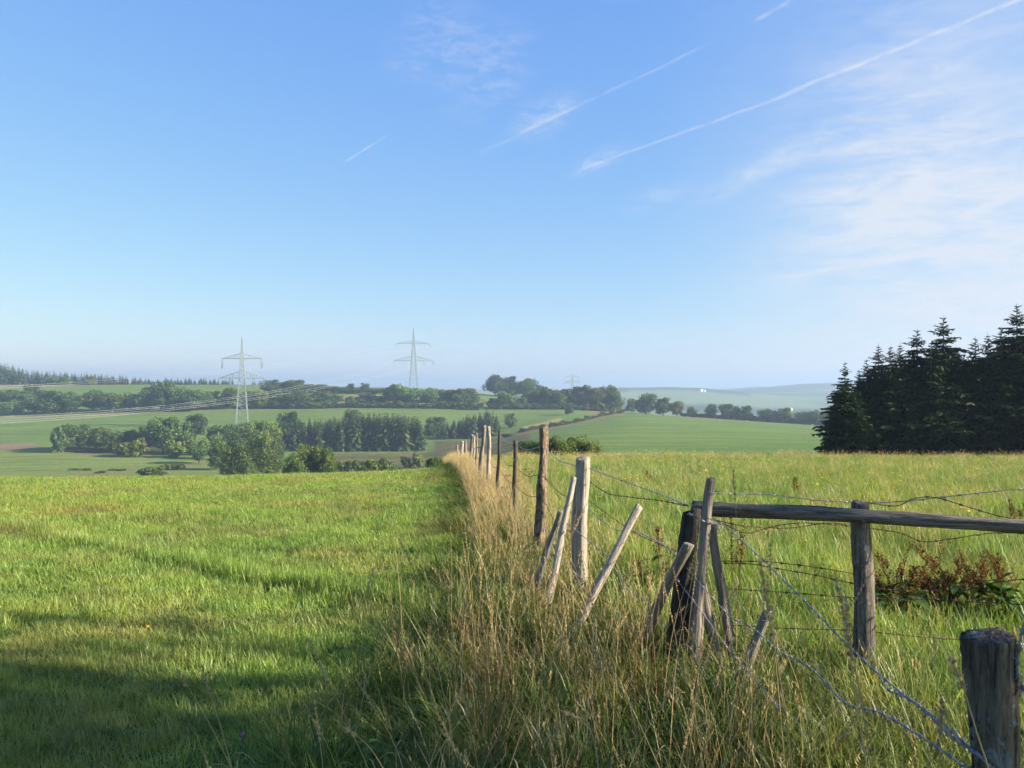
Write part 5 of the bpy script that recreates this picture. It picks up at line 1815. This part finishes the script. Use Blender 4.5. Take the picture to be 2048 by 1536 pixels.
dockp('rusty dock plant just right of the rail post', 1795, 6.1, 1096, 9, .44, 1, leaves=46)
dockp('rusty dock plant second right of the rail post', 1862, 6.3, 1122, 8, .42, 2, leaves=46)
dockp('tall rusty dock plant below the middle of the right rail', 1940, 6.2, 1100, 9, .44, 3, leaves=46)
dockp('rusty dock plant at the right picture edge', 2018, 6.0, 1110, 8, .44, 4, leaves=46)
dockp('dock plant beyond the right picture edge', 2090, 6.3, 1118, 4, .2, 5)
dockp('thin rusty dock below the left part of the rail', 1478, 6.6, 1030, 2, .12, 6, leaves=5)
dockp('thin rusty dock between the leaning pole and corner post', 1330, 7.6, 1050, 2, .08, 7, leaves=5)
dockp('small reddish dock far out in the meadow above the rail', 1590, 15, 942, 3, .12, 8, leaves=4)
dockp('small reddish dock in the meadow left of the rail end', 1300, 17, 935, 3, .12, 9, leaves=4)
dockp('leafy dock clump in the grass right of the leaning pale pole', 1300, 6.7, 1110, 1, .1, 12, leaves=26)
dockp('reddish dock at the right edge beyond the rail', 2035, 10.5, 985, 3, .16, 10, leaves=6)

# ---- dead hogweed beside the short blackened post
hx = (1036 - 1024) / F * 11.0
e = link_obj('dead_hogweed', None, loc=(hx - .05, 11.0, gz(hx - .05, 11.0)))
tag(e, 'dead brown hogweed with bare umbels beside the blackened post', 'dead plant')
rr_ = random.Random(5)
base_z = gz(hx - .05, 11.0)
mb = MB()
mb.tube([(-.14, 0, 0), (-.06, 0, .35), (0.02, 0, .60), (.03, 0, .80)], [.009, .007, .005, .003], 5, 0.7)
st = link_obj('stem', mb.mesh('stem', M['umbel'], True), e)
for (x, z, bx, bz) in ((.03, .86, .02, .62), (.14, .74, .02, .58), (-.08, .66, -.03, .42), (-.12, .50, -.06, .34), (.20, .70, .05, .60), (-.13, .38, -.10, .2)):
    mb = MB()
    mb.tube([(bx, 0, bz), (x, 0, z)], [.004, .0025], 4, .5)
    for q in range(11):
        a = rr_.uniform(0, 6.28)
        L = rr_.uniform(.02, .05)
        tip = (x + L * math.cos(a), L * math.sin(a), z + L * .7)
        mb.tube([(x, 0, z), tip], [.0018, .001], 3, .5)
        for q2 in range(5):
            a2 = rr_.uniform(0, 6.28)
            mb.tube([tip, (tip[0] + .012 * math.cos(a2), tip[1] + .012 * math.sin(a2), tip[2] + .010)], [.0016, .0020], 3, .8)
    link_obj('umbel', mb.mesh('umbel', M['umbel']), e)


# ---- single tall stalks standing out in the foreground
def stalk(label, pts, seed, head=0.26, group='tall foreground grass stalks', fat=1.0, mat='straw'):
    """pts (px, py, Y) from the bottom up"""
    r = random.Random(seed)
    rr = np.random.default_rng(seed)
    cl = catmull([P(*p) for p in pts], 0.02)
    # root it in the ground under its lowest point
    g = Vector((cl[0].x, cl[0].y, gz(cl[0].x, cl[0].y) - .02))
    if cl[0].z > g.z + .03:
        dirn = cl[0] - cl[3]
        k = (cl[0].z - g.z) / max(.3, -dirn.normalized().z)
        b0 = cl[0] + dirn.normalized() * min(k, 1.2)
        b0 = Vector((b0.x, b0.y, gz(b0.x, b0.y) - .02))
        cl = [b0.lerp(cl[0], i / 10) for i in range(10)] + cl
    o0 = cl[0]
    e = link_obj('grass_stalk', None, loc=o0)
    tag(e, label, 'grass stalk', group)
    n = len(cl)
    mb = MB()
    mb.tube([p - o0 for p in cl], [.0017 * fat * (1 - .7 * i / n) + .0003 for i in range(n)], 4, .6)
    for q in range(2):
        i = int(n * r.uniform(.25, .55))
        a = r.uniform(0, 6.28)
        leaf_blade(mb, cl[i] - o0, (math.cos(a), math.sin(a), 1.2), r.uniform(.10, .2), .004, 1.0, .5)
    st = link_obj('stem', mb.mesh('stem', M[mat], True), e)
    mb = MB()
    m = max(6, int(head * 170))
    cs, al = [], []
    Ltot = sum((cl[i + 1] - cl[i]).length for i in range(n - 1))
    i0 = max(1, int(n * (1 - head / Ltot)))
    for q in range(m):
        f = q / m
        i = min(n - 2, int(i0 + (n - 1 - i0) * f))
        t_ = (cl[i + 1] - cl[i]).normalized()
        wv = 0.006 * fat * math.sin(math.pi * (0.12 + .8 * f))
        for z in range(3):
            d = rr.normal(size=3)
            cs.append(np.array(cl[i] - o0) + d * wv * .55)
            al.append(np.array(t_) + d * .28)
    cs, al = np.array(cs), np.array(al)
    V, Q = cards(cs, rr.normal(size=cs.shape), .0075 * fat ** .5 * rr.uniform(.7, 1.3, len(cs)), rr, .22, al)
    mb.add(V, Q, None, np.repeat(rr.uniform(.3, 1, len(cs)), 4))
    link_obj('seed_head', mb.mesh('seed_head', M[mat]), e)


ST = [
    ('thick pale seeding stalk rising left of the stout near post', [(1745, 1560, 1.75), (1722, 1400, 1.75), (1695, 1260, 1.75), (1668, 1140, 1.75)], .30, 1.15),
    ('pale stalk just right of the thick seeding one', [(1738, 1560, 1.9), (1715, 1420, 1.9), (1698, 1290, 1.9), (1690, 1180, 1.9)], .3, 1.4),
    ('pale stalk curving up in front of the short stake', [(1588, 1560, 2.0), (1570, 1420, 2.0), (1545, 1270, 2.0), (1518, 1110, 2.0)], .34, 1.4),
    ('bent pale stalk leaning on the stout near post', [(1985, 1560, 1.7), (1955, 1470, 1.7), (1925, 1370, 1.7), (1893, 1300, 1.7)], .20, 1.5),
    ('short pale seeding tip below the thick wire', [(1878, 1560, 2.0), (1880, 1480, 2.0), (1884, 1385, 2.0)], .20, 1.3),
    ('pale stalk leaning left at the lower left', [(475, 1560, 2.3), (420, 1450, 2.3), (350, 1330, 2.3)], .14, .85),
    ('second stalk leaning left at the lower left', [(470, 1560, 2.2), (440, 1450, 2.2), (405, 1345, 2.2)], .14, .9),
    ('stalk with a heavy pale head drooping left of the strip', [(780, 1560, 2.3), (735, 1490, 2.3), (680, 1450, 2.3)], .14, 1.0),
    ('long thin stalk leaning over the mown field', [(720, 1500, 3.0), (670, 1390, 3.0), (610, 1270, 3.0)], .25, 1.1),
    ('tall stalk arching above the strip edge', [(905, 1480, 3.6), (870, 1310, 3.6), (830, 1150, 3.6), (795, 1070, 3.6)], .2, 1.2),
    ('tall stalk with a feathery head beside the strip edge', [(985, 1420, 4.2), (965, 1240, 4.2), (950, 1110, 4.2), (942, 1005, 4.2)], .25, 1.3),
    ('upright stalk in front of the leaning pale pole', [(1290, 1480, 3.4), (1300, 1320, 3.4), (1296, 1180, 3.4)], .22, 1.1),
    ('upright stalk before the corner post', [(1380, 1500, 3.2), (1400, 1300, 3.2), (1420, 1060, 3.2)], .24, 1.1),
    ('straw stalk crossing in front of the corner post', [(1340, 1500, 3.5), (1352, 1330, 3.5), (1385, 1150, 3.5), (1395, 1060, 3.5)], .22, 1.1),
    ('pale stalk slanting right in the foreground tangle', [(1010, 1560, 2.8), (1060, 1420, 2.8), (1120, 1290, 2.8), (1165, 1230, 2.8)], .2, 1.2),
    ('pale stalk slanting left in the foreground tangle', [(1330, 1560, 2.5), (1270, 1430, 2.5), (1215, 1330, 2.5), (1160, 1280, 2.5)], .2, 1.2),
    ('tall stalk left of the rail post against the meadow', [(1560, 1420, 3.4), (1545, 1240, 3.4), (1540, 1080, 3.4)], .2, 1.0),
    ('bleached stalk bending in the middle foreground', [(1200, 1560, 2.4), (1180, 1460, 2.4), (1120, 1420, 2.4)], .14, 1.2),
    ('thin stalk rising over the meadow above the rail', [(1500, 1420, 3.0), (1482, 1180, 3.0), (1466, 930, 3.0)], .2, .9),
]
for i, (l, pts, hd, ft) in enumerate(ST):
    stalk(l, pts, 700 + i, hd, 'tall foreground grass stalks', ft)
# thinner standing straws in the strip, each leaning its own way
for i in range(120):
    Y = rnd.uniform(2.4, 5.6)
    x = float(edge_x(Y)) + rnd.random() ** .8 * (fx(Y) + .5 - float(edge_x(Y)))
    hh = rnd.uniform(.55, 1.0) * (0.75 if Y < 3.2 else 1)
    a = rnd.uniform(0, 6.28)
    ln = rnd.uniform(.05, .34)
    z = gz(x, Y)
    mb_pts = [Vector((x, Y, z)), Vector((x + ln * .35 * math.cos(a), Y + ln * .35 * math.sin(a), z + hh * .55)), Vector((x + ln * math.cos(a), Y + ln * math.sin(a), z + hh))]
    px = [(1024 + F * v.x / v.y, 768 + F * (CAMZ - v.z) / v.y, v.y) for v in mb_pts]
    stalk('thin dry straw standing in the tangle before the fence', px, 900 + i, rnd.uniform(.1, .22), 'thin straws before the fence', rnd.uniform(.7, 1.05), 'straw' if rnd.random() > .2 else 'straw_red')


# ---- clover and hawkbit by the path edge
def flower(name, label, px, py, mat, size):
    Y = 3.4
    for _ in range(40):                      # depth at which that pixel meets the grass tips
        x = (px - 1024) / F * Y
        Y = (CAMZ - gz(x, Y) - .10) * F / (py - 768)
    x = (px - 1024) / F * Y
    z = gz(x, Y)
    e = link_obj(name, None, loc=(x, Y, z))
    tag(e, label, 'flower')
    mb = MB()
    mb.tube([(0.01, 0.01, 0), (0, 0, .06), (0, 0, .105)], .0012, 4, .4)
    link_obj('stem', mb.mesh('stem', M['herb']), e)
    mb = MB()
    rr = np.random.default_rng(int(px))
    d = rr.normal(size=(70, 3))
    d /= np.linalg.norm(d, axis=1, keepdims=True)
    flat = .35 if 'yellow' in mat else 1.0
    cs = d * size * np.array([1, 1, flat]) + np.array([0, 0, .112])
    V, Q = cards(cs, d, size * .5, rr, .5)
    mb.add(V, Q, None, np.repeat(rr.uniform(0, 1, 70), 4))
    link_obj('flower_head', mb.mesh('flower_head', M[mat]), e)


flower('clover_flower', 'pink clover flower at the lower left beside the leaning stalk', 485, 1476, 'petal_pink', .013)
flower('clover_flower', 'pink clover flower farther up in the shaded grass', 710, 1340, 'petal_pink', .010)
flower('hawkbit_flower', 'single yellow flower in the mown field on the left', 294, 1256, 'petal_yellow', .013)
